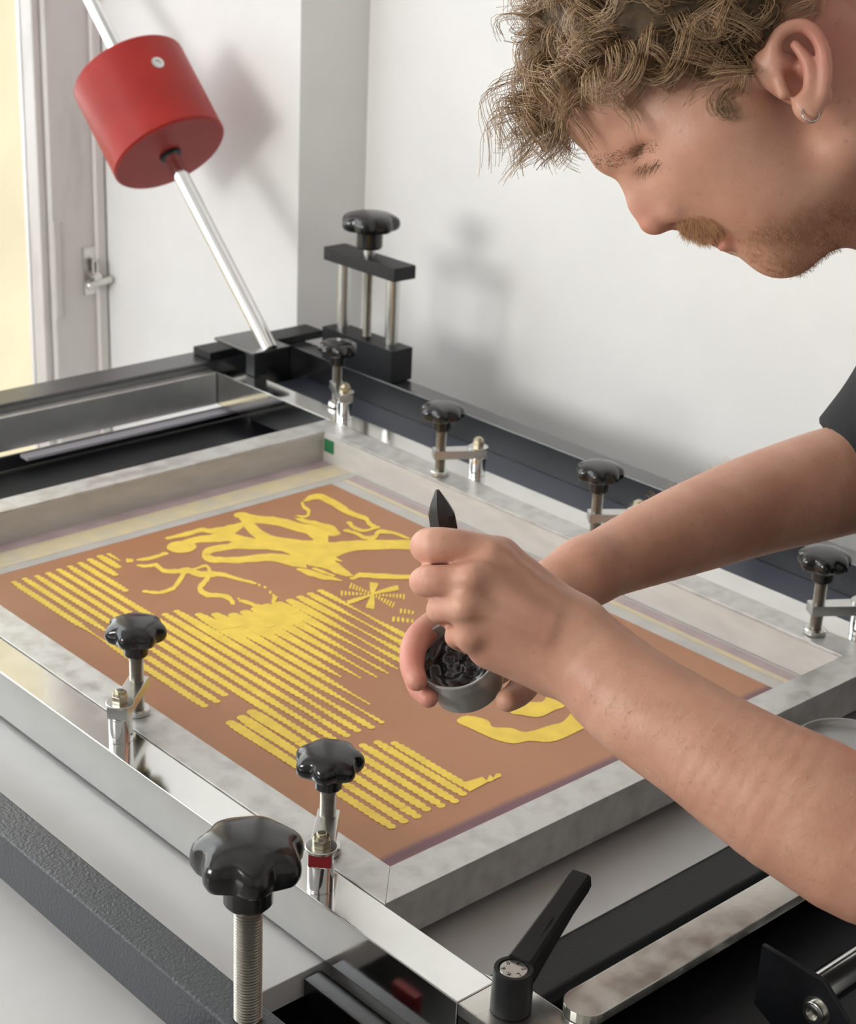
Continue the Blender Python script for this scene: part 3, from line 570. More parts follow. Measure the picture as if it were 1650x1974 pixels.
# ------------------------------------------------------------------ the man: one body surface grown from a distance field
FPX = 3382.8
def cpt(px, py, d): return np.array([(px - 825) / FPX * d, -(py - 987) / FPX * d, d])       # viewing-direction frame: right, up, depth (metres)
CA = np.array(AX); CU = np.array(AU); CF = np.array(AF); CC = np.array(CAM)
def to_table(v): return CC + v[:, 0:1] * CA + v[:, 1:2] * CU + v[:, 2:3] * CF
def pt(px, py, d): return Vector(to_table(cpt(px, py, d)[None])[0])

class Field:
    def __init__(s, lo, hi, h):
        s.lo = np.array(lo, float); s.h = h; s.n = np.ceil((np.array(hi) - s.lo) / h).astype(int) + 1
        s.g = np.full(s.n, 0.05, np.float32)
    def block(s, lo, hi, m):
        a = np.clip(np.floor((lo - m - s.lo) / s.h).astype(int), 0, s.n); b = np.clip(np.ceil((hi + m - s.lo) / s.h).astype(int) + 1, 0, s.n)
        if np.any(b <= a): return None
        ax = [(s.lo[i] + s.h * np.arange(a[i], b[i])).astype(np.float32) for i in range(3)]
        return tuple(slice(a[i], b[i]) for i in range(3)), ax[0][:, None, None], ax[1][None, :, None], ax[2][None, None, :]
    def blend(s, sl, d, k, op):
        g = s.g[sl]
        if op == 'add':
            if k <= 0: s.g[sl] = np.minimum(g, d); return
            h = np.maximum(k - np.abs(g - d), 0) / k; s.g[sl] = np.minimum(g, d) - h * h * k * 0.25
        else:
            d = -d
            if k <= 0: s.g[sl] = np.maximum(g, d); return
            h = np.maximum(k - np.abs(g - d), 0) / k; s.g[sl] = np.maximum(g, d) + h * h * k * 0.25
    def cone(s, p0, r0, p1, r1, k=0.008, op='add'):
        p0 = np.array(p0, float); p1 = np.array(p1, float); rm = max(r0, r1)
        bl = s.block(np.minimum(p0, p1) - rm, np.maximum(p0, p1) + rm, max(k, .036) + 3 * s.h)
        if bl is None: return
        sl, x, y, z = bl; d = p1 - p0; L2 = float(d @ d) + 1e-12
        t = np.clip(((x - p0[0]) * d[0] + (y - p0[1]) * d[1] + (z - p0[2]) * d[2]) / L2, 0, 1)
        q = np.sqrt((x - p0[0] - t * d[0]) ** 2 + (y - p0[1] - t * d[1]) ** 2 + (z - p0[2] - t * d[2]) ** 2) - (r0 + (r1 - r0) * t)
        s.blend(sl, q, k, op)
    def chain(s, pts, k=0.008, op='add', sub=4):
        P = np.array([p[0] for p in pts], float); r = np.array([p[1] for p in pts], float); X = np.concatenate([P, r[:, None]], 1); n = len(X); Y = []
        for i in range(n - 1):
            a, b, c, d = X[max(i - 1, 0)], X[i], X[i + 1], X[min(i + 2, n - 1)]
            for t in np.arange(sub) / sub: Y.append(.5 * (2 * b + (c - a) * t + (2 * a - 5 * b + 4 * c - d) * t * t + (3 * b - a - 3 * c + d) * t ** 3))
        Y.append(X[-1]); rm = r.max() * 1.1
        bl = s.block(P.min(0) - rm, P.max(0) + rm, max(k, .036) + 3 * s.h)
        if bl is None: return
        sl, x, y, z = bl; best = np.full(s.g[sl].shape, 1.0, np.float32)
        for a, b in zip(Y[:-1], Y[1:]):
            rr = max(a[3], b[3]); lo = np.minimum(a[:3], b[:3]) - rr; hi = np.maximum(a[:3], b[:3]) + rr; m = max(k, .036) + 3 * s.h
            ix = [np.searchsorted(q.ravel(), (lo[i] - m, hi[i] + m)) for i, q in enumerate((x, y, z))]
            if any(u[1] <= u[0] for u in ix): continue
            w = tuple(slice(u[0], u[1]) for u in ix); xx, yy, zz = x[w[0]], y[:, w[1]], z[:, :, w[2]]
            d = b[:3] - a[:3]; L2 = float(d @ d) + 1e-12
            t = np.clip(((xx - a[0]) * d[0] + (yy - a[1]) * d[1] + (zz - a[2]) * d[2]) / L2, 0, 1)
            q = np.sqrt((xx - a[0] - t * d[0]) ** 2 + (yy - a[1] - t * d[1]) ** 2 + (zz - a[2] - t * d[2]) ** 2) - (a[3] + (b[3] - a[3]) * t)
            best[w] = np.minimum(best[w], q)
        s.blend(sl, best, k, op)
    def ell(s, c, axes, rad, k=0.008, op='add'):
        c = np.array(c, float); rm = max(rad); bl = s.block(c - rm, c + rm, max(k, .036) + 3 * s.h)
        if bl is None: return
        sl, x, y, z = bl; q0 = q1 = 0
        for e, r in zip(axes, rad):
            a = ((x - c[0]) * e[0] + (y - c[1]) * e[1] + (z - c[2]) * e[2]); q0 = q0 + (a / r) ** 2; q1 = q1 + (a / (r * r)) ** 2
        q0 = np.sqrt(q0); q1 = np.sqrt(q1) + 1e-9
        s.blend(sl, q0 * (q0 - 1) / q1, k, op)
    def cut(s, c, n):
        """keeps only what lies on the side of the plane that n points to, inside the given sphere-free block"""
        x = (s.lo[0] + s.h * np.arange(s.n[0]))[:, None, None]; y = (s.lo[1] + s.h * np.arange(s.n[1]))[None, :, None]; z = (s.lo[2] + s.h * np.arange(s.n[2]))[None, None, :]
        s.g = np.maximum(s.g, -((x - c[0]) * n[0] + (y - c[1]) * n[1] + (z - c[2]) * n[2])).astype(np.float32)
    def mesh(s, smooth=2):
        g = s.g
        for i in range(3):
            g = np.moveaxis(g, i, 0); g[0] = np.maximum(g[0], s.h); g[-1] = np.maximum(g[-1], s.h); g = np.moveaxis(g, 0, i)
        ins = g < 0
        nx, ny, nz = g.shape
        cnt = np.zeros((nx - 1, ny - 1, nz - 1), np.int8)
        for i in (0, 1):
            for j in (0, 1):
                for k in (0, 1): cnt += ins[i:nx - 1 + i, j:ny - 1 + j, k:nz - 1 + k]
        act = (cnt > 0) & (cnt < 8); idx = np.full(act.shape, -1, np.int32); ci = np.argwhere(act); idx[act] = np.arange(len(ci))
        P = np.zeros((len(ci), 3)); W = np.zeros(len(ci))
        cor = [(i, j, k) for i in (0, 1) for j in (0, 1) for k in (0, 1)]
        val = {c: g[ci[:, 0] + c[0], ci[:, 1] + c[1], ci[:, 2] + c[2]] for c in cor}
        for a in cor:
            for ax in range(3):
                if a[ax] == 0:
                    b = list(a); b[ax] = 1; b = tuple(b); va, vb = val[a], val[b]; m = (va < 0) != (vb < 0)
                    t = va[m] / (va[m] - vb[m]); q = np.zeros((m.sum(), 3)) + np.array(a); q[:, ax] = t
                    P[m] += q; W[m] += 1
        V = s.lo + s.h * (ci + P / W[:, None])
        quads = []
        for ax in range(3):
            sl0 = [slice(1, -1)] * 3; sl0[ax] = slice(0, -1); sl1 = list(sl0); sl1[ax] = slice(1, None)
            a = ins[tuple(sl0)]; b = ins[tuple(sl1)]; ch = np.argwhere(a != b)
            if not len(ch): continue
            inside_first = a[ch[:, 0], ch[:, 1], ch[:, 2]]
            base = ch.copy()
            for o in range(3):
                if o != ax: base[:, o] += 1
            o1, o2 = [(1, 2), (2, 0), (0, 1)][ax]
            def id_(d1, d2):
                c = base.copy(); c[:, o1] -= d1; c[:, o2] -= d2; return idx[c[:, 0], c[:, 1], c[:, 2]]
            q = np.stack([id_(1, 1), id_(0, 1), id_(0, 0), id_(1, 0)], 1); q[~inside_first] = q[~inside_first][:, ::-1]
            quads.append(q)
        Q = np.concatenate(quads); Q = Q[(Q >= 0).all(1)]
        for it in range(smooth):
            for lam in (0.5, -0.52):
                acc = np.zeros_like(V); n = np.zeros(len(V))
                for i in range(4):
                    a, b2 = Q[:, i], Q[:, (i + 1) % 4]
                    for c in range(3): acc[:, c] += np.bincount(a, V[b2, c], len(V)) + np.bincount(b2, V[a, c], len(V))
                    n += np.bincount(a, minlength=len(V)) + np.bincount(b2, minlength=len(V))
                V = V + lam * (acc / np.maximum(n, 1)[:, None] - V)
        return V, Q
def np_mesh(name, V, Q):
    me = bpy.data.meshes.new(name); k = Q.shape[1]
    me.vertices.add(len(V)); me.vertices.foreach_set('co', np.asarray(V, np.float32).ravel())
    me.loops.add(Q.size); me.loops.foreach_set('vertex_index', Q.astype(np.int32).ravel())
    me.polygons.add(len(Q)); me.polygons.foreach_set('loop_start', np.arange(0, Q.size, k, dtype=np.int32))
    me.update(calc_edges=True); return me

HD = 1.13                                              # depth of the head's mid-plane
EF = np.array([-.51, -.86, 0]); EU = np.array([-.86, .51, 0]); EL = np.array([0, 0, -1.0]); HA = (EF, EU, EL)
def S(px, d=HD): return px * d / FPX
def H(px, py, lat=0.0): p = cpt(px, py, HD); p[2] -= lat; return p      # lat: sideways from the head's mid-plane towards his left
body = Field((-0.045, -0.27, 0.90), (0.43, 0.45, 1.50), 0.0016)
b_ = body
# head and neck
b_.ell(H(1345, 60), HA, (S(322), S(285), .077), 0)
b_.ell(H(1400, 300), HA, (S(150), S(225), .060), .03)
b_.cone(H(1158, 388, -.09), S(70), H(1158, 388, .09), S(70), .026, 'sub')
for q in (1, -1):
    b_.cone(H(1585, 318, .050 * q), S(58), H(1500, 458, .014 * q), S(42), .025)
    b_.ell(H(1362, 300, .044 * q), HA, (S(72), S(66), .022), .035)          # cheekbone
    b_.ell(H(1452, 395, .040 * q), HA, (S(70), S(80), .020), .025)         # cheek
b_.ell(H(1503, 474), HA, (S(46), S(48), .024), .018)
b_.cone(H(1605, 150), S(168), H(1880, 400), S(165), .03)
b_.cone(H(1528, 462), S(46), H(1650, 380), S(58), .02)
b_.ell(H(1530, 30), HA, (S(170), S(220), .072), .03)                        # occiput
# nose
b_.cone(H(1208, 326), S(16), H(1236, 392), S(20), .012)
b_.cone(H(1236, 392), S(20), H(1257, 424), S(27), .008)
for q in (1, -1):
    b_.cone(H(1232, 338, .009 * q), S(15), H(1288, 396, .013 * q), S(20), .018)      # side wall
    b_.ell(H(1298, 405, .0135 * q), HA, (S(27), S(27), .0085), .006)                  # wing
    b_.cone(H(1318, 380, .019 * q), S(2.5), H(1332, 420, .018 * q), S(3), .005, 'sub')  # groove behind the wing
    b_.ell(H(1302, 436, .0070 * q), HA, (S(13), S(12), .0038), .003, 'sub')
b_.cone(H(1270, 430), S(13), H(1305, 422), S(13), .008)
# mouth
b_.ell(H(1352, 417), HA, (S(38), S(36), .022), .010)
for q in (1, -1):
    b_.cone(H(1378, 446, .020 * q), S(8), H(1374, 450), S(15), .006)
    b_.cone(H(1402, 452, .018 * q), S(9), H(1397, 462), S(19), .005)
    b_.cone(H(1387, 436, .026 * q), S(2.5), H(1383, 474, .006 * q), S(3), .004, 'sub')
b_.cone(H(1383, 470, -.008), S(3), H(1383, 470, .008), S(3), .004, 'sub')
b_.ell(H(1450, 446), HA, (S(36), S(30), .02), .012)
# brow, eye sockets, lids
for q in (1, -1):
    b_.cone(H(1174, 302, .006 * q), S(21), H(1215, 286, .030 * q), S(21), .014)
    b_.cone(H(1215, 286, .030 * q), S(21), H(1268, 254, .050 * q), S(18), .014)
    b_.ell(H(1238, 322, .029 * q), HA, (S(18), S(17), .013), .014, 'sub')
    b_.ell(H(1262, 300, .031 * q), HA, (S(38), S(32), .0150), .004)
    b_.cone(H(1222, 326, .020 * q), S(9), H(1276, 318, .043 * q), S(12), .012)            # lower lid
    b_.cone(H(1218, 323, .020 * q), S(3.5), H(1249, 314, .041 * q), S(3.5), .003, 'sub')     # slit
# ears
for q in (1, -1):
    L0 = .0755 * q
    def E(px, py, l=0.0): return H(1540 + (px - 1540) * (1 - .0755 * q / HD) , py, L0 + l * q) if False else H(px, py, L0 + l * q)
    k_ = (HD - .0755) / HD if q == 1 else 1.0
    def E(px, py, l=0.0):
        p = cpt(px, py, HD - .080); p = np.array([p[0], p[1], 0]); p[2] = HD - (.0765 + l) * q; return p
    b_.ell(E(1530, 150), HA, (S(42), S(80), .009), .008)
    b_.ell(E(1528, 158, .011), HA, (S(26), S(36), .012), .006, 'sub')
    b_.ell(E(1522, 108, .011), HA, (S(15), S(26), .008), .006, 'sub')
    b_.chain([(E(1500, 130, .004), S(9)), (E(1488, 95, .008), S(12)), (E(1506, 65, .010), S(13)), (E(1545, 58, .012), S(13)), (E(1574, 90, .013), S(13)), (E(1584, 140, .013), S(13)), (E(1578, 190, .011), S(12)), (E(1560, 222, .009), S(13))], .008)
    b_.chain([(E(1530, 92, .009), S(9)), (E(1552, 130, .011), S(11)), (E(1553, 175, .010), S(10)), (E(1538, 202, .009), S(9))], .005)
    b_.ell(E(1552, 216, .008), HA, (S(20), S(24), .006), .006)
    b_.cone(E(1498, 158, .008), S(10), E(1506, 185, .008), S(10), .006)
# near (left) arm and hand, closed round the knife handle
def R(px, d): return px * d / FPX
def C(px, py, d, r): return (cpt(px, py, d), R(r, d))
b_.chain([C(1112, 1246, 1.075, 88), C(1215, 1345, 1.06, 106), C(1355, 1438, 1.04, 117), C(1450, 1500, 1.03, 130), C(1565, 1566, 1.02, 146), C(1720, 1640, 1.01, 146), C(1830, 1480, 1.025, 140), C(1905, 1230, 1.05, 148), C(1985, 880, 1.10, 175)], .02)
# dorsum: wrist to the knuckles
for a, b in ((C(1098, 1196, 1.08, 52), C(962, 1076, 1.072, 40)), (C(1092, 1222, 1.07, 56), C(922, 1116, 1.055, 37)), (C(1085, 1252, 1.07, 60), C(906, 1172, 1.055, 35)), (C(1072, 1272, 1.08, 62), C(914, 1226, 1.068, 34))):
    b_.cone(a[0], a[1], b[0], b[1], .012)
b_.cone(*C(1060, 1270, 1.09, 60), *C(945, 1245, 1.085, 44), .014)
# fingers: knuckle, middle joint, end joint, tip
FN = [[C(962, 1076, 1.072, 39), C(880, 1055, 1.062, 35.5), C(832, 1052, 1.064, 36), C(826, 1056, 1.090, 31), C(868, 1070, 1.112, 27)],
      [C(922, 1116, 1.055, 35), C(870, 1118, 1.050, 30), C(824, 1120, 1.054, 30), C(822, 1124, 1.080, 28), C(868, 1136, 1.102, 25)],
      [C(906, 1172, 1.055, 33), C(878, 1172, 1.054, 28), C(856, 1172, 1.062, 28), C(848, 1178, 1.088, 25), C(880, 1192, 1.104, 24)],
      [C(914, 1226, 1.068, 32), C(900, 1224, 1.070, 25), C(890, 1222, 1.078, 25), C(880, 1228, 1.094, 23), C(900, 1240, 1.106, 21)]]
for f in FN:
    b_.chain(f, .0045)
# knuckle bumps and tendons
for a in (C(948, 1070, 1.058, 20), C(908, 1112, 1.040, 19), C(892, 1170, 1.040, 18), C(902, 1224, 1.056, 16)): b_.ell(a[0], np.eye(3), (a[1],) * 3, .012)
for a, b in ((C(930, 1112, 1.043, 8), C(1060, 1190, 1.052, 7)), (C(912, 1170, 1.042, 8), C(1050, 1222, 1.050, 7)), (C(985, 1085, 1.058, 8), C(1075, 1160, 1.062, 7))): b_.cone(a[0], a[1], b[0], b[1], .010)
b_.cone(*C(900, 1098, 1.054, 6), *C(950, 1062, 1.056, 6), .005); b_.cone(*C(918, 1104, 1.050, 6), *C(974, 1066, 1.058, 6), .005)
# thumb, laid along the handle behind the fingers
b_.chain([C(1060, 1165, 1.10, 48), C(985, 1108, 1.118, 38), C(915, 1082, 1.122, 31), C(872, 1068, 1.118, 26)], .010)
# far (right) arm; its hand cups the pot from behind
b_.chain([C(1860, 700, 1.39, 118), C(1745, 825, 1.38, 108), C(1668, 908, 1.37, 105), C(1590, 934, 1.355, 106), C(1455, 974, 1.33, 98), C(1310, 1027, 1.29, 86), C(1190, 1076, 1.25, 71), C(1120, 1110, 1.225, 62)], .02)
b_.chain([C(1130, 1100, 1.228, 58), C(1040, 1165, 1.205, 56), C(965, 1235, 1.188, 52)], .014)
b_.cone(*C(1060, 1140, 1.21, 50), *C(915, 1195, 1.182, 40), .014)
FR = [[C(925, 1180, 1.180, 34), C(848, 1200, 1.158, 30), C(803, 1236, 1.132, 27), C(794, 1282, 1.114, 24), C(803, 1312, 1.104, 21)],
      [C(920, 1220, 1.186, 34), C(840, 1240, 1.168, 29), C(802, 1284, 1.146, 25), C(808, 1324, 1.124, 23), C(826, 1346, 1.112, 19)],
      [C(935, 1262, 1.190, 33), C(880, 1285, 1.192, 27), C(846, 1312, 1.178, 24), C(856, 1336, 1.166, 21), C(872, 1342, 1.160, 18)],
      [C(960, 1290, 1.190, 30), C(925, 1315, 1.190, 25), C(898, 1336, 1.182, 22), C(906, 1346, 1.176, 19)]]
for f in FR: b_.chain(f, .0035)
b_.chain([C(1030, 1205, 1.196, 46), C(1030, 1280, 1.165, 34), C(1005, 1330, 1.135, 28), C(978, 1350, 1.112, 23)], .010)
# chest and shoulders under the shirt, joining arms and neck
b_.cone(cpt(1985, 880, 1.10), .055, cpt(1850, 690, 1.38), .055, .04); b_.cone(cpt(1860, 430, 1.13), .05, cpt(2010, 760, 1.22), .09, .05)
V, Q = body.mesh(2)
from_cam = V.copy()
FEET = Vector((0.60, -0.50, -Z0))
tint = np.zeros(len(V))
def spot(p, r, a):
    global tint
    d2 = ((from_cam - p) ** 2).sum(1); tint = np.maximum(tint, a * np.exp(-d2 / (r * r)))
spot(H(1540, 150, .08), .030, .75); spot(H(1252, 425), .016, .45); spot(H(1392, 466), .008, 1.0); spot(H(1394, 462, .012), .008, .9)
for f in FN + FR:
    spot(f[0][0], .012, .4); spot(f[2][0], .010, .5); spot(f[-1][0], .012, .7)
for f in FR: spot(f[2][0], .02, .7); spot(f[3][0], .02, .8)
me = np_mesh('person', to_table(V), Q)
at_ = me.attributes.new('flush', 'FLOAT', 'POINT'); at_.data.foreach_set('value', tint.astype(np.float32))
def skin():
    m, nt, b = nodes('skin'); N = nt.nodes; L = nt.links
    g = N.new('ShaderNodeNewGeometry'); n = N.new('ShaderNodeTexNoise'); n.inputs['Scale'].default_value = 28; n.inputs['Detail'].default_value = 6; L.new(g.outputs['Position'], n.inputs['Vector'])
    r = N.new('ShaderNodeValToRGB'); e = r.color_ramp.elements; e[0].position = .32; e[1].position = .68; e[0].color = (.53, .265, .18, 1); e[1].color = (.63, .35, .245, 1); L.new(n.outputs['Fac'], r.inputs['Fac'])
    a = N.new('ShaderNodeAttribute'); a.attribute_name = 'flush'
    mx = N.new('ShaderNodeMixRGB'); mx.inputs[2].default_value = (.56, .19, .15, 1); L.new(a.outputs['Fac'], mx.inputs[0]); L.new(r.outputs['Color'], mx.inputs[1])
    # freckles
    n3 = N.new('ShaderNodeTexNoise'); n3.inputs['Scale'].default_value = 190; n3.inputs['Detail'].default_value = 2; L.new(g.outputs['Position'], n3.inputs['Vector'])
    r3 = N.new('ShaderNodeMapRange'); r3.inputs['From Min'].default_value = .66; r3.inputs['From Max'].default_value = .80; r3.inputs['To Max'].default_value = .35; L.new(n3.outputs['Fac'], r3.inputs['Value'])
    m3 = N.new('ShaderNodeMixRGB'); m3.inputs[2].default_value = (.30, .13, .08, 1); L.new(r3.outputs['Result'], m3.inputs[0]); L.new(mx.outputs[0], m3.inputs[1])
    L.new(m3.outputs[0], b.inputs['Base Color'])
    b.inputs['Roughness'].default_value = .48; b.inputs['Subsurface Weight'].default_value = .22; b.inputs['Subsurface Radius'].default_value = (1, .35, .2); b.inputs['Subsurface Scale'].default_value = .006
    n2 = N.new('ShaderNodeTexNoise'); n2.inputs['Scale'].default_value = 420; n2.inputs['Detail'].default_value = 4; L.new(g.outputs['Position'], n2.inputs['Vector'])
    n4 = N.new('ShaderNodeTexNoise'); n4.inputs['Scale'].default_value = 70; n4.inputs['Detail'].default_value = 2; L.new(g.outputs['Position'], n4.inputs['Vector'])
    bp = N.new('ShaderNodeBump'); bp.inputs['Strength'].default_value = .25; bp.inputs['Distance'].default_value = .0006; L.new(n2.outputs['Fac'], bp.inputs['Height'])
    bp2 = N.new('ShaderNodeBump'); bp2.inputs['Strength'].default_value = .3; bp2.inputs['Distance'].default_value = .0012; L.new(n4.outputs['Fac'], bp2.inputs['Height']); L.new(bp.outputs['Normal'], bp2.inputs['Normal'])
    L.new(bp2.outputs['Normal'], b.inputs['Normal']); return m
M['skin'] = skin()
me.transform(Matrix.Translation(-FEET)); 
person = obj('person', me, M['skin'], None, smooth=180); person.data.transform(Matrix.Translation((0, 0, -Z0))); person.location = FEET + Vector((0, 0, Z0))
tag(person, 'curly blond man in a black T-shirt bending over the screen, stirring ink in a pot', 'person')

# clothing
M['cotton'] = mat('black_cotton', (.016, .016, .018), .85, bump=.35, bscale=700)
M['denim'] = mat('dark_trousers', (.02, .022, .03), .8, bump=.3, bscale=500)
M['leather'] = mat('black_shoe_leather', (.02, .018, .017), .4)
sh = Field((0.20, -0.30, 0.90), (0.62, 0.28, 1.56), 0.0035)
sh.cone(cpt(1640, 945, 1.37), R(134, 1.365), cpt(1870, 700, 1.39), R(165, 1.38), 0)
sh.cut(cpt(1608, 846, 1.37), np.array([.76, .63, -.16]) / np.linalg.norm([.76, .63, -.16]))
sh.chain([(cpt(1885, 710, 1.38), R(165, 1.38)), (cpt(1960, 700, 1.22), .10), (cpt(1985, 880, 1.10), R(195, 1.10))], .04)
sh.cone(cpt(1985, 880, 1.10), R(195, 1.1), cpt(1925, 1100, 1.07), R(185, 1.07), .03)
sh.cone(cpt(1965, 600, 1.2), .07, cpt(2080, 900, 1.22), .13, .05)
v2, q2 = sh.mesh(1); tm = np_mesh('t_shirt', to_table(v2), q2); obj('t_shirt', tm, M['cotton'], person, smooth=180)
lowr = Field((0.28, -0.80, -Z0), (0.98, 0.25, 0.45), 0.009)
tor = np.array(pt(2080, 900, 1.22)); hip = np.array((.62, -.42, .03))
lowr.cone(tor, .13, hip + [0, 0, .06], .145, 0); lowr.cone(tor + CF * .06, .12, hip + CF * .05 + [0, 0, .06], .12, .05)
v3, q3 = lowr.mesh(1); obj('shirt_hem', np_mesh('shirt_hem', v3, q3), M['cotton'], person, smooth=180)
lowr = Field((0.28, -0.80, -Z0), (0.98, 0.05, 0.25), 0.009)
lowr.ell(hip, np.eye(3), (.165, .14, .13), 0)
for sx in (-.095, .095):
    kn = np.array((.60 + sx * 1.1, -.44, -.42)); an = np.array((.60 + sx * 1.2, -.49, -.86))
    lowr.chain([(hip + [sx, 0, -.04], .098), (kn, .072), (an, .058)], .03)
v3, q3 = lowr.mesh(1); obj('trousers', np_mesh('trousers', v3, q3), M['denim'], person, smooth=180)
for sx in (-.095, .095):
    f_ = Field((0.40, -0.62, -Z0 - .01), (0.80, -0.25, -0.80), 0.006); x_ = .60 + sx * 1.2
    f_.cone((x_, -.51, -Z0 + .045), .045, (x_ - .03, -.34, -Z0 + .034), .034, 0); f_.cone((x_, -.50, -Z0 + .05), .046, (x_, -.49, -Z0 + .10), .05, .02)
    v4, q4 = f_.mesh(1); obj('shoe', np_mesh('shoe', v4, q4), M['leather'], person, smooth=180)

# ------------------------------------------------------------------ hair, brows, moustache: thin tubes
def tubes(strands, sides=3):
    """strands: list of (points (n,3) in viewing frame, r0, r1)"""
    VV = []; QQ = []; o = 0
    for P, r0, r1 in strands:
        n = len(P); T = np.gradient(P, axis=0); T /= np.linalg.norm(T, axis=1)[:, None] + 1e-9
        ref = np.array([.3, .2, .9]); u = np.cross(T, ref); u /= np.linalg.norm(u, axis=1)[:, None] + 1e-9; w = np.cross(T, u)
        rr = np.linspace(r0, r1, n)[:, None]
        ring = np.stack([P + rr * (u * math.cos(2 * math.pi * i / sides) + w * math.sin(2 * math.pi * i / sides)) for i in range(sides)], 1).reshape(-1, 3)
        VV.append(ring)
        a = (np.arange(n - 1)[:, None] * sides + np.arange(sides)[None, :]); b = (np.arange(n - 1)[:, None] * sides + (np.arange(sides)[None, :] + 1) % sides)
        QQ.append(np.stack([a, b, b + sides, a + sides], -1).reshape(-1, 4) + o); o += n * sides
    return np.concatenate(VV), np.concatenate(QQ)
def hairmat(name, c0, c1):
    m, nt, b = nodes(name); N = nt.nodes; L = nt.links
    g = N.new('ShaderNodeNewGeometry'); r = N.new('ShaderNodeValToRGB'); r.color_ramp.elements[0].color = (*c0, 1); r.color_ramp.elements[1].color = (*c1, 1)
    L.new(g.outputs['Random Per Island'], r.inputs['Fac']); L.new(r.outputs['Color'], b.inputs['Base Color']); b.inputs['Roughness'].default_value = .36; b.inputs['Specular IOR Level'].default_value = .7
    return m
M['hair'] = hairmat('ash_blond_hair', (.21, .118, .055), (.54, .355, .195))
M['ginger'] = hairmat('ginger_stubble', (.30, .13, .045), (.60, .32, .13))
M['brow'] = hairmat('light_brown_brow', (.13, .08, .04), (.28, .18, .10)); M['golden'] = hairmat('golden_arm_hair', (.55, .36, .18), (.85, .62, .38))
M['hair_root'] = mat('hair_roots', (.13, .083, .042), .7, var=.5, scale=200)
rng = np.random.RandomState(7)
cen = H(1345, 60); rx = np.array([S(322), S(285), .077])
AXH = np.stack([EF, EU, EL])
# hairline on the side of the head, in picture terms of a plane through the head: below it there is skin
HL = [(900, 260), (1062, 235), (1110, 180), (1165, 160), (1215, 185), (1290, 190), (1345, 205), (1395, 235), (1425, 190), (1470, 120), (1500, 55), (1560, 40), (1610, 90), (1640, 190), (1700, 240), (1900, 300)]
def hairy(p):
    px = 825 + p[0] / HD * FPX; py = 987 - p[1] / HD * FPX
    return py < np.interp(px, [a for a, _ in HL], [b for _, b in HL])
clumps = []
tries = 0
while len(clumps) < 540 and tries < 20000:
    tries += 1
    q = rng.normal(size=3); q /= np.linalg.norm(q)
    if q[2] < -.85: continue
    loc = cen + (q * rx) @ AXH
    if not hairy(loc): continue
    nrm = (q / rx) @ AXH; nrm /= np.linalg.norm(nrm); clumps.append((loc, nrm, q))
strands = []
for loc, nrm, q in clumps:
    front = max(0, q[0])
    below = (987 - loc[1] / HD * FPX) - np.interp(825 + loc[0] / HD * FPX, [a for a, _ in HL], [b for _, b in HL])     # px above the hairline (negative)
    near = math.exp(below / 70)
    fr = np.clip((q[0] * .75 + q[1] * .65 - .35) * 2, 0, 1)
    flow = np.array([-.55 + .60 * fr, -.35 - .55 * fr, 0]) + np.array([0, 0, -.2]) * rng.randn() + rng.normal(size=3) * .30 + EU * .35 * near
    length = rng.uniform(.042, .074) * (1 + .1 * fr) * (1 - .35 * near); curl = rng.uniform(.0065, .0120) * (1 - .25 * near); turns = rng.uniform(1.0, 2.1); ph = rng.uniform(0, 6.28); sg = rng.choice([-1, 1])
    for s_ in range(18):
        n = 22; t = np.linspace(0, 1, n)[:, None]
        st = loc + rng.normal(size=3) * .0023
        ln = length * rng.uniform(.75, 1.1)
        d0 = nrm * (.75 - .3 * fr) + flow * .35; d1 = flow - nrm * .12
        base = st + (d0 * t * (1 - t) * .80 + d1 / np.linalg.norm(d1) * t * t * .9 + nrm * .08 * t) * ln
        T = np.gradient(base, axis=0); T /= np.linalg.norm(T, axis=1)[:, None]
        u = np.cross(T, nrm); u /= np.linalg.norm(u, axis=1)[:, None] + 1e-9; w = np.cross(T, u)
        a = ph + sg * t * turns * 6.28 + rng.normal() * .06
        rr = curl * rng.uniform(.8, 1.15) * np.clip(t * 2.2, 0, 1)
        P = base + rr * (u * np.cos(a) + w * np.sin(a)) + rng.normal(size=3) * .0004 * t
        strands.append((P, .00034, .00016))
PXS = 825 + from_cam[:, 0] / from_cam[:, 2] * FPX; PYS = 987 - from_cam[:, 1] / from_cam[:, 2] * FPX
nrmv = np.zeros_like(from_cam)
e1 = from_cam[Q[:, 2]] - from_cam[Q[:, 0]]; e2 = from_cam[Q[:, 3]] - from_cam[Q[:, 1]]; fn = np.cross(e1, e2)
for i in range(4):
    for c in range(3): nrmv[:, c] += np.bincount(Q[:, i], fn[:, c], len(V))
nrmv /= np.linalg.norm(nrmv, axis=1)[:, None] + 1e-12
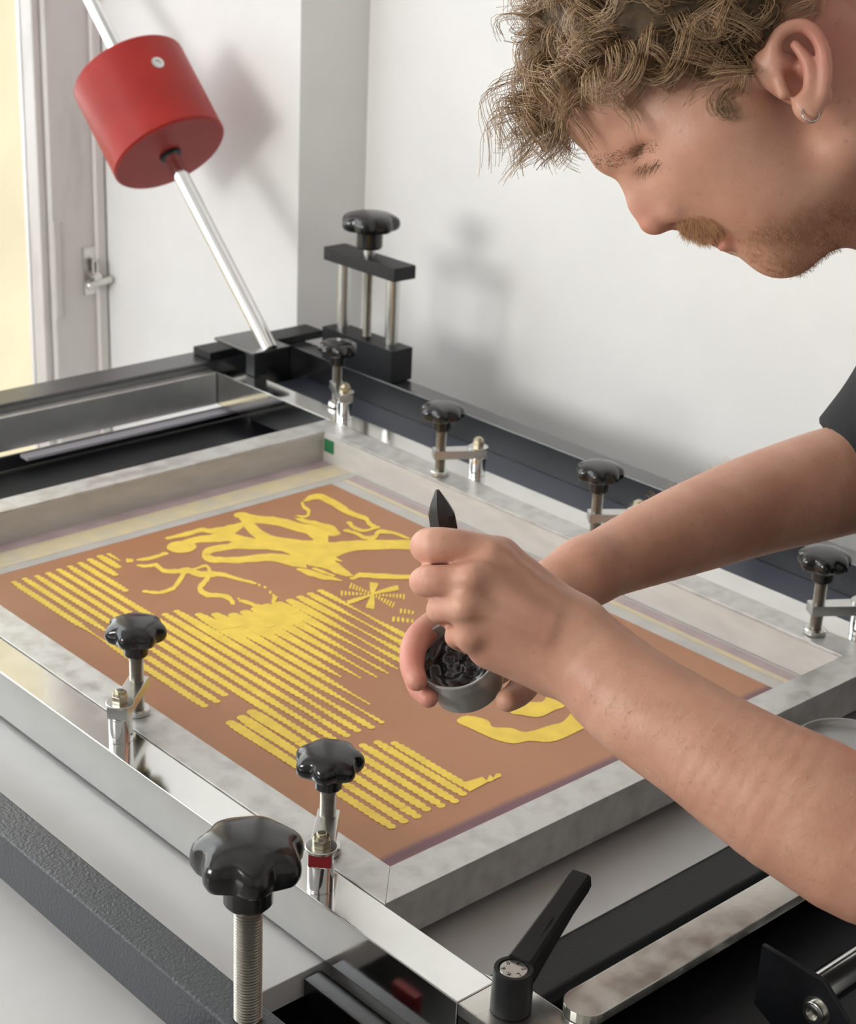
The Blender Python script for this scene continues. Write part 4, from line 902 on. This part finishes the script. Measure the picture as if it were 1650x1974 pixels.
# shorter hair down the back of the head and behind the ears
rel = from_cam - cen
bk = np.flatnonzero(((rel @ EF < -.040) & (rel @ EU > -.070) | (rel @ EF < -.075) & (rel @ EU > -.095)) & (np.abs(from_cam[:, 2] - HD) < .088))
ear_zone = lambda p: abs(825 + p[0] / p[2] * FPX - 1535) < 62 and -20 < 987 - p[1] / p[2] * FPX - 60 < 200
for k_ in rng.choice(bk, 330):
    loc = from_cam[k_]; nrm = nrmv[k_]
    if ear_zone(loc): continue
    flow = -EU * .6 + EF * -.2 + rng.normal(size=3) * .35; length = rng.uniform(.026, .042); curl = rng.uniform(.003, .006); turns = rng.uniform(.8, 1.5); ph = rng.uniform(0, 6.28)
    for s_ in range(14):
        n = 14; t = np.linspace(0, 1, n)[:, None]; st = loc + rng.normal(size=3) * .003
        d1 = flow / np.linalg.norm(flow); base = st + (nrm * .55 * t * (1 - .6 * t) + d1 * t * t * .8) * length * rng.uniform(.8, 1.1)
        T = np.gradient(base, axis=0); T /= np.linalg.norm(T, axis=1)[:, None]; u = np.cross(T, nrm); u /= np.linalg.norm(u, axis=1)[:, None] + 1e-9; w = np.cross(T, u)
        a = ph + t * turns * 6.28 + rng.normal() * .08; rr = curl * np.clip(t * 2.2, 0, 1)
        strands.append((base + rr * (u * np.cos(a) + w * np.sin(a)), .00034, .00016))
# a small tuft curling out in front of the ear
for s_ in range(70):
    n = 18; t = np.linspace(0, 1, n)[:, None]; st = H(1372 + rng.normal() * 11, 226 + rng.normal() * 8, .072 + rng.normal() * .001)
    a = 1.0 + t * 6.0 + rng.normal() * .15; rr = .0055 * np.clip(t * 2, 0, 1)
    P = st + np.array([-.35, -.75, -.25]) * t * .017 * rng.uniform(.8, 1.2) + rr * (np.array([1, 0, 0]) * np.cos(a) + np.array([0, 1, 0]) * np.sin(a)) - np.array([.54, .84, 0]) * rr * .3
    strands.append((P, .00022, .00010))
v5, q5 = tubes(strands); o = obj('hair', np_mesh('hair', to_table(v5), q5), M['hair'], person, smooth=180); o['kind'] = 'stuff'
# darker under-layer close to the scalp, on the hairy part only
uv = []
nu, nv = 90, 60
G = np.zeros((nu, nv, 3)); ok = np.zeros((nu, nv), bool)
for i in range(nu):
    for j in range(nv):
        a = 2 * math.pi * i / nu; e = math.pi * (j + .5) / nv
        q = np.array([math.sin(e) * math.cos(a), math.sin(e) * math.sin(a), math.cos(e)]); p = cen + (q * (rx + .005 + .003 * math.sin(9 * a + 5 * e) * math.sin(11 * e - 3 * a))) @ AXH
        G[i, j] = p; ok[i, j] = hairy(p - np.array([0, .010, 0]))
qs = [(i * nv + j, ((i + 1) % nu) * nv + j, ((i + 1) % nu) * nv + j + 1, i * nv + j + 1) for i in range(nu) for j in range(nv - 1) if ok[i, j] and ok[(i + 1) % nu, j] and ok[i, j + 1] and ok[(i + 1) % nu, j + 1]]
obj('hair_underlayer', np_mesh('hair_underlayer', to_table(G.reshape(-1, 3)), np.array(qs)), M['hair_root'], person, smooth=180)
# short hairs rooted on the skin: brow, lashes, moustache, chin
def fuzz(poly, n, length, direction, r, jitter=.4, lift=.5, depth_lo=.9, depth_hi=1.2):
    poly = np.array(poly, float); ins = np.zeros(len(V), bool); j = len(poly) - 1
    for i in range(len(poly)):
        xi, yi = poly[i]; xj, yj = poly[j]
        c = ((yi > PYS) != (yj > PYS)) & (PXS < (xj - xi) * (PYS - yi) / (yj - yi + 1e-9) + xi); ins ^= c; j = i
    ii = np.flatnonzero(ins & (from_cam[:, 2] > depth_lo) & (from_cam[:, 2] < depth_hi))
    if not len(ii): return []
    out = []
    for k in rng.choice(ii, n):
        d = np.array(direction, float) + rng.normal(size=3) * jitter + nrmv[k] * lift; d /= np.linalg.norm(d); ln = length * rng.uniform(.6, 1.2)
        st = from_cam[k] + rng.normal(size=3) * .0008 - nrmv[k] * .0003; t = np.linspace(0, 1, 4)[:, None]
        out.append((st + d * ln * t - nrmv[k] * (t * t) * ln * lift * .5, r, r * .35))
    return out
def fuzz_obj(name, s, m):
    a, b2 = tubes(s); o = obj(name, np_mesh(name, to_table(a), b2), m, person, smooth=180); o['kind'] = 'stuff'
fuzz_obj('eyebrow', fuzz([(1140, 300), (1152, 324), (1186, 322), (1225, 310), (1268, 286), (1262, 268), (1215, 284)], 1100, .006, (.8, .45, 0), .00015, .18, .25, .9, 1.135), M['brow'])
fuzz_obj('moustache', fuzz([(1304, 426), (1312, 446), (1345, 464), (1378, 464), (1396, 446), (1378, 424), (1338, 410)], 1500, .0070, (.35, -.8, -.05), .00016, .35, .45), M['ginger'])
fuzz_obj('beard', fuzz([(1425, 462), (1440, 495), (1490, 530), (1560, 530), (1640, 460), (1660, 400), (1600, 380), (1530, 400), (1470, 420)], 4200, .0042, (.3, -.6, 0), .00014, .5, .7), M['ginger'])
fuzz_obj('eyelashes', fuzz([(1222, 320), (1240, 334), (1280, 318), (1272, 306), (1245, 314)], 40, .007, (-.35, -.9, -.1), .00016, .15, .3, .9, 1.125), M['hair_root'])
fuzz_obj('arm_hair', fuzz([(1100, 1290), (1650, 1500), (1650, 1760), (1400, 1600), (1160, 1430)], 1700, .007, (.35, .7, 0), .00009, .35, .3, .9, 1.1) + fuzz([(1180, 1000), (1330, 920), (1450, 860), (1330, 960), (1220, 1010)], 160, .008, (-.6, .5, -.1), .00007, .4, .5, 1.1, 1.5), M['golden'])
M['eye_white'] = mat('eye_white', (.72, .68, .64), .12); M['iris'] = mat('grey_blue_iris', (.06, .08, .09), .1)
for q in (1, -1):
    ew = Vector(to_table(H(1254, 303, .0265 * q)[None])[0]); ef = Vector(EF[0] * CA + EF[1] * CU + EF[2] * CF).normalized()
    b = B(); bm_lathe(b, [(0, -.0094)] + [(.0094 * math.sin(a), -.0094 * math.cos(a)) for a in np.linspace(.15, math.pi - .15, 16)] + [(0, .0094)], ew, ef, 24); eb = obj('eye', b, M['eye_white'], person, smooth=180)
    b = B(); bm_lathe(b, [(.0048, .0081), (.0038, .0088), (.002, .0095), (0, .0097)], ew, ef, 24, cap=False); obj('iris', b, M['iris'], eb, smooth=180)
b = B()
ec = pt(1563, 219, HD - .090); n_ = 40
for i in range(n_):
    a = 2 * math.pi * i / n_; c = Vector(to_table((cpt(1563, 219, HD - .0905) + np.array([math.cos(a) * .0052, math.sin(a) * .0052, math.sin(a) * .002 + math.cos(a) * .001]))[None])[0])
    rad_d = (c - ec).normalized()
    for j in range(6): b.verts.new(c + rad_d * (.0006 * math.cos(j * math.pi / 3)) + AF * (.0006 * math.sin(j * math.pi / 3)))
b.verts.ensure_lookup_table()
for i in range(n_):
    for j in range(6): b.faces.new([b.verts[i * 6 + j], b.verts[((i + 1) % n_) * 6 + j], b.verts[((i + 1) % n_) * 6 + (j + 1) % 6], b.verts[i * 6 + (j + 1) % 6]])
obj('earring', b, M['zinc'], person, label='small silver hoop earring')

# ------------------------------------------------------------------ ink pot and palette knife in his hands
M['pot'] = mat('grey_translucent_plastic', (.60, .585, .57), .18, bump=.05, bscale=60)
M['pot'].node_tree.nodes['Principled BSDF'].inputs['Transmission Weight'].default_value = .55
M['ink'] = mat('black_printing_ink', (.018, .019, .021), .15, bump=.35, bscale=60, spec=.7)
M['knife'] = mat('ebony_plastic', (.018, .014, .013), .28, var=.3, scale=40)
pax = Vector(CA * -.22 + CU * .62 - CF * .75).normalized(); pm = pt(879, 1259, 1.118); ph_ = .034; pr = .0272
pb = pm - pax * ph_
pot = thing('ink_pot', 'small grey plastic pot of black ink cupped in the far hand', 'pot', tuple(pb))
b = B(); bm_lathe(b, [(0, 0), (.0225, 0), (.0245, .0012), (.0262, .020), (.0264, .024), (.0272, .0245), (.0274, .0335), (.0268, .034), (.0256, .0335), (.0248, .026), (.0245, .020), (.0232, .003), (0, .003)], pb, pax, 56, cap=False); obj('pot_wall', b, M['pot'], pot)
b = B()
u_, v_, w_2 = frame_of(pax); rings = []
for i in range(15):
    r = .0246 * i / 14; ring = []
    for j in range(48):
        a = 2 * math.pi * j / 48
        hgt = .0215 + .0016 * math.sin(3 * a + r * 420) * min(1, r / .01) * (1 - (r / .0246) ** 4) + .0030 * (r / .0246) ** 6 + .0012 * math.sin(5 * a - r * 600) * (r / .0246) * (1 - (r / .0246) ** 4)
        ring.append(b.verts.new(pb + pax * hgt + u_ * (r * math.cos(a)) + v_ * (r * math.sin(a))))
        if i == 0: break
    rings.append(ring)
for r0_, r1_ in zip(rings[:-1], rings[1:]):
    for j in range(48):
        k = (j + 1) % 48
        if len(r0_) == 1: b.faces.new((r0_[0], r1_[j], r1_[k]))
        else: b.faces.new((r0_[j], r1_[j], r1_[k], r0_[k]))
obj('ink', b, M['ink'], pot, smooth=180)
k0, k1 = pt(846, 962, 1.086), pt(880, 1160, 1.106); kd = (k1 - k0).normalized()
kn = thing('palette_knife', 'palette knife with a black faceted handle gripped in the near fist', 'palette knife', tuple(pt(884, 1262, 1.112)))
b = B(); u_, v_, w_2 = frame_of(kd); rings = []
for t, rx_, ry_ in ((-.0060, .0012, .0010), (0.003, .0062, .005), (.010, .0094, .0070), (.030, .0098, .0074), (.055, .0080, .0062), (.070, .0055, .0050)):
    rings.append([b.verts.new(k0 + kd * t + u_ * (rx_ * sx) + v_ * (ry_ * sy)) for sx, sy in ((1, .4), (.45, 1), (-.45, 1), (-1, .4), (-1, -.4), (-.45, -1), (.45, -1), (1, -.4))])
for r0_, r1_ in zip(rings[:-1], rings[1:]):
    for i in range(8): b.faces.new((r0_[i], r0_[(i + 1) % 8], r1_[(i + 1) % 8], r1_[i]))
b.faces.new(rings[0][::-1]); b.faces.new(rings[-1]); obj('handle', b, M['knife'], kn, smooth=20)
b = B(); e_ = pt(886, 1268, 1.128); bm_cyl(b, k0 + kd * .068, e_, .0024, 16); obj('blade_shank', b, M['zinc'], kn)

# plastic tub behind the elbow
tb = thing('plastic_tub', 'grey plastic tub with a ribbed rim standing in front of the screen, behind the elbow', 'tub', (.463, -.056, -.0395))
b = B(); bm_lathe(b, [(0, 0), (.036, 0), (.040, .002), (.0430, .022), (.0450, .0225), (.0455, .0275), (.0440, .0285), (.0425, .0282), (.0415, .024), (.040, .022), (0, .022)], (.463, -.056, -.0395), (0, 0, 1), 64, cap=False)
obj('tub_body', b, M['pot'], tb)
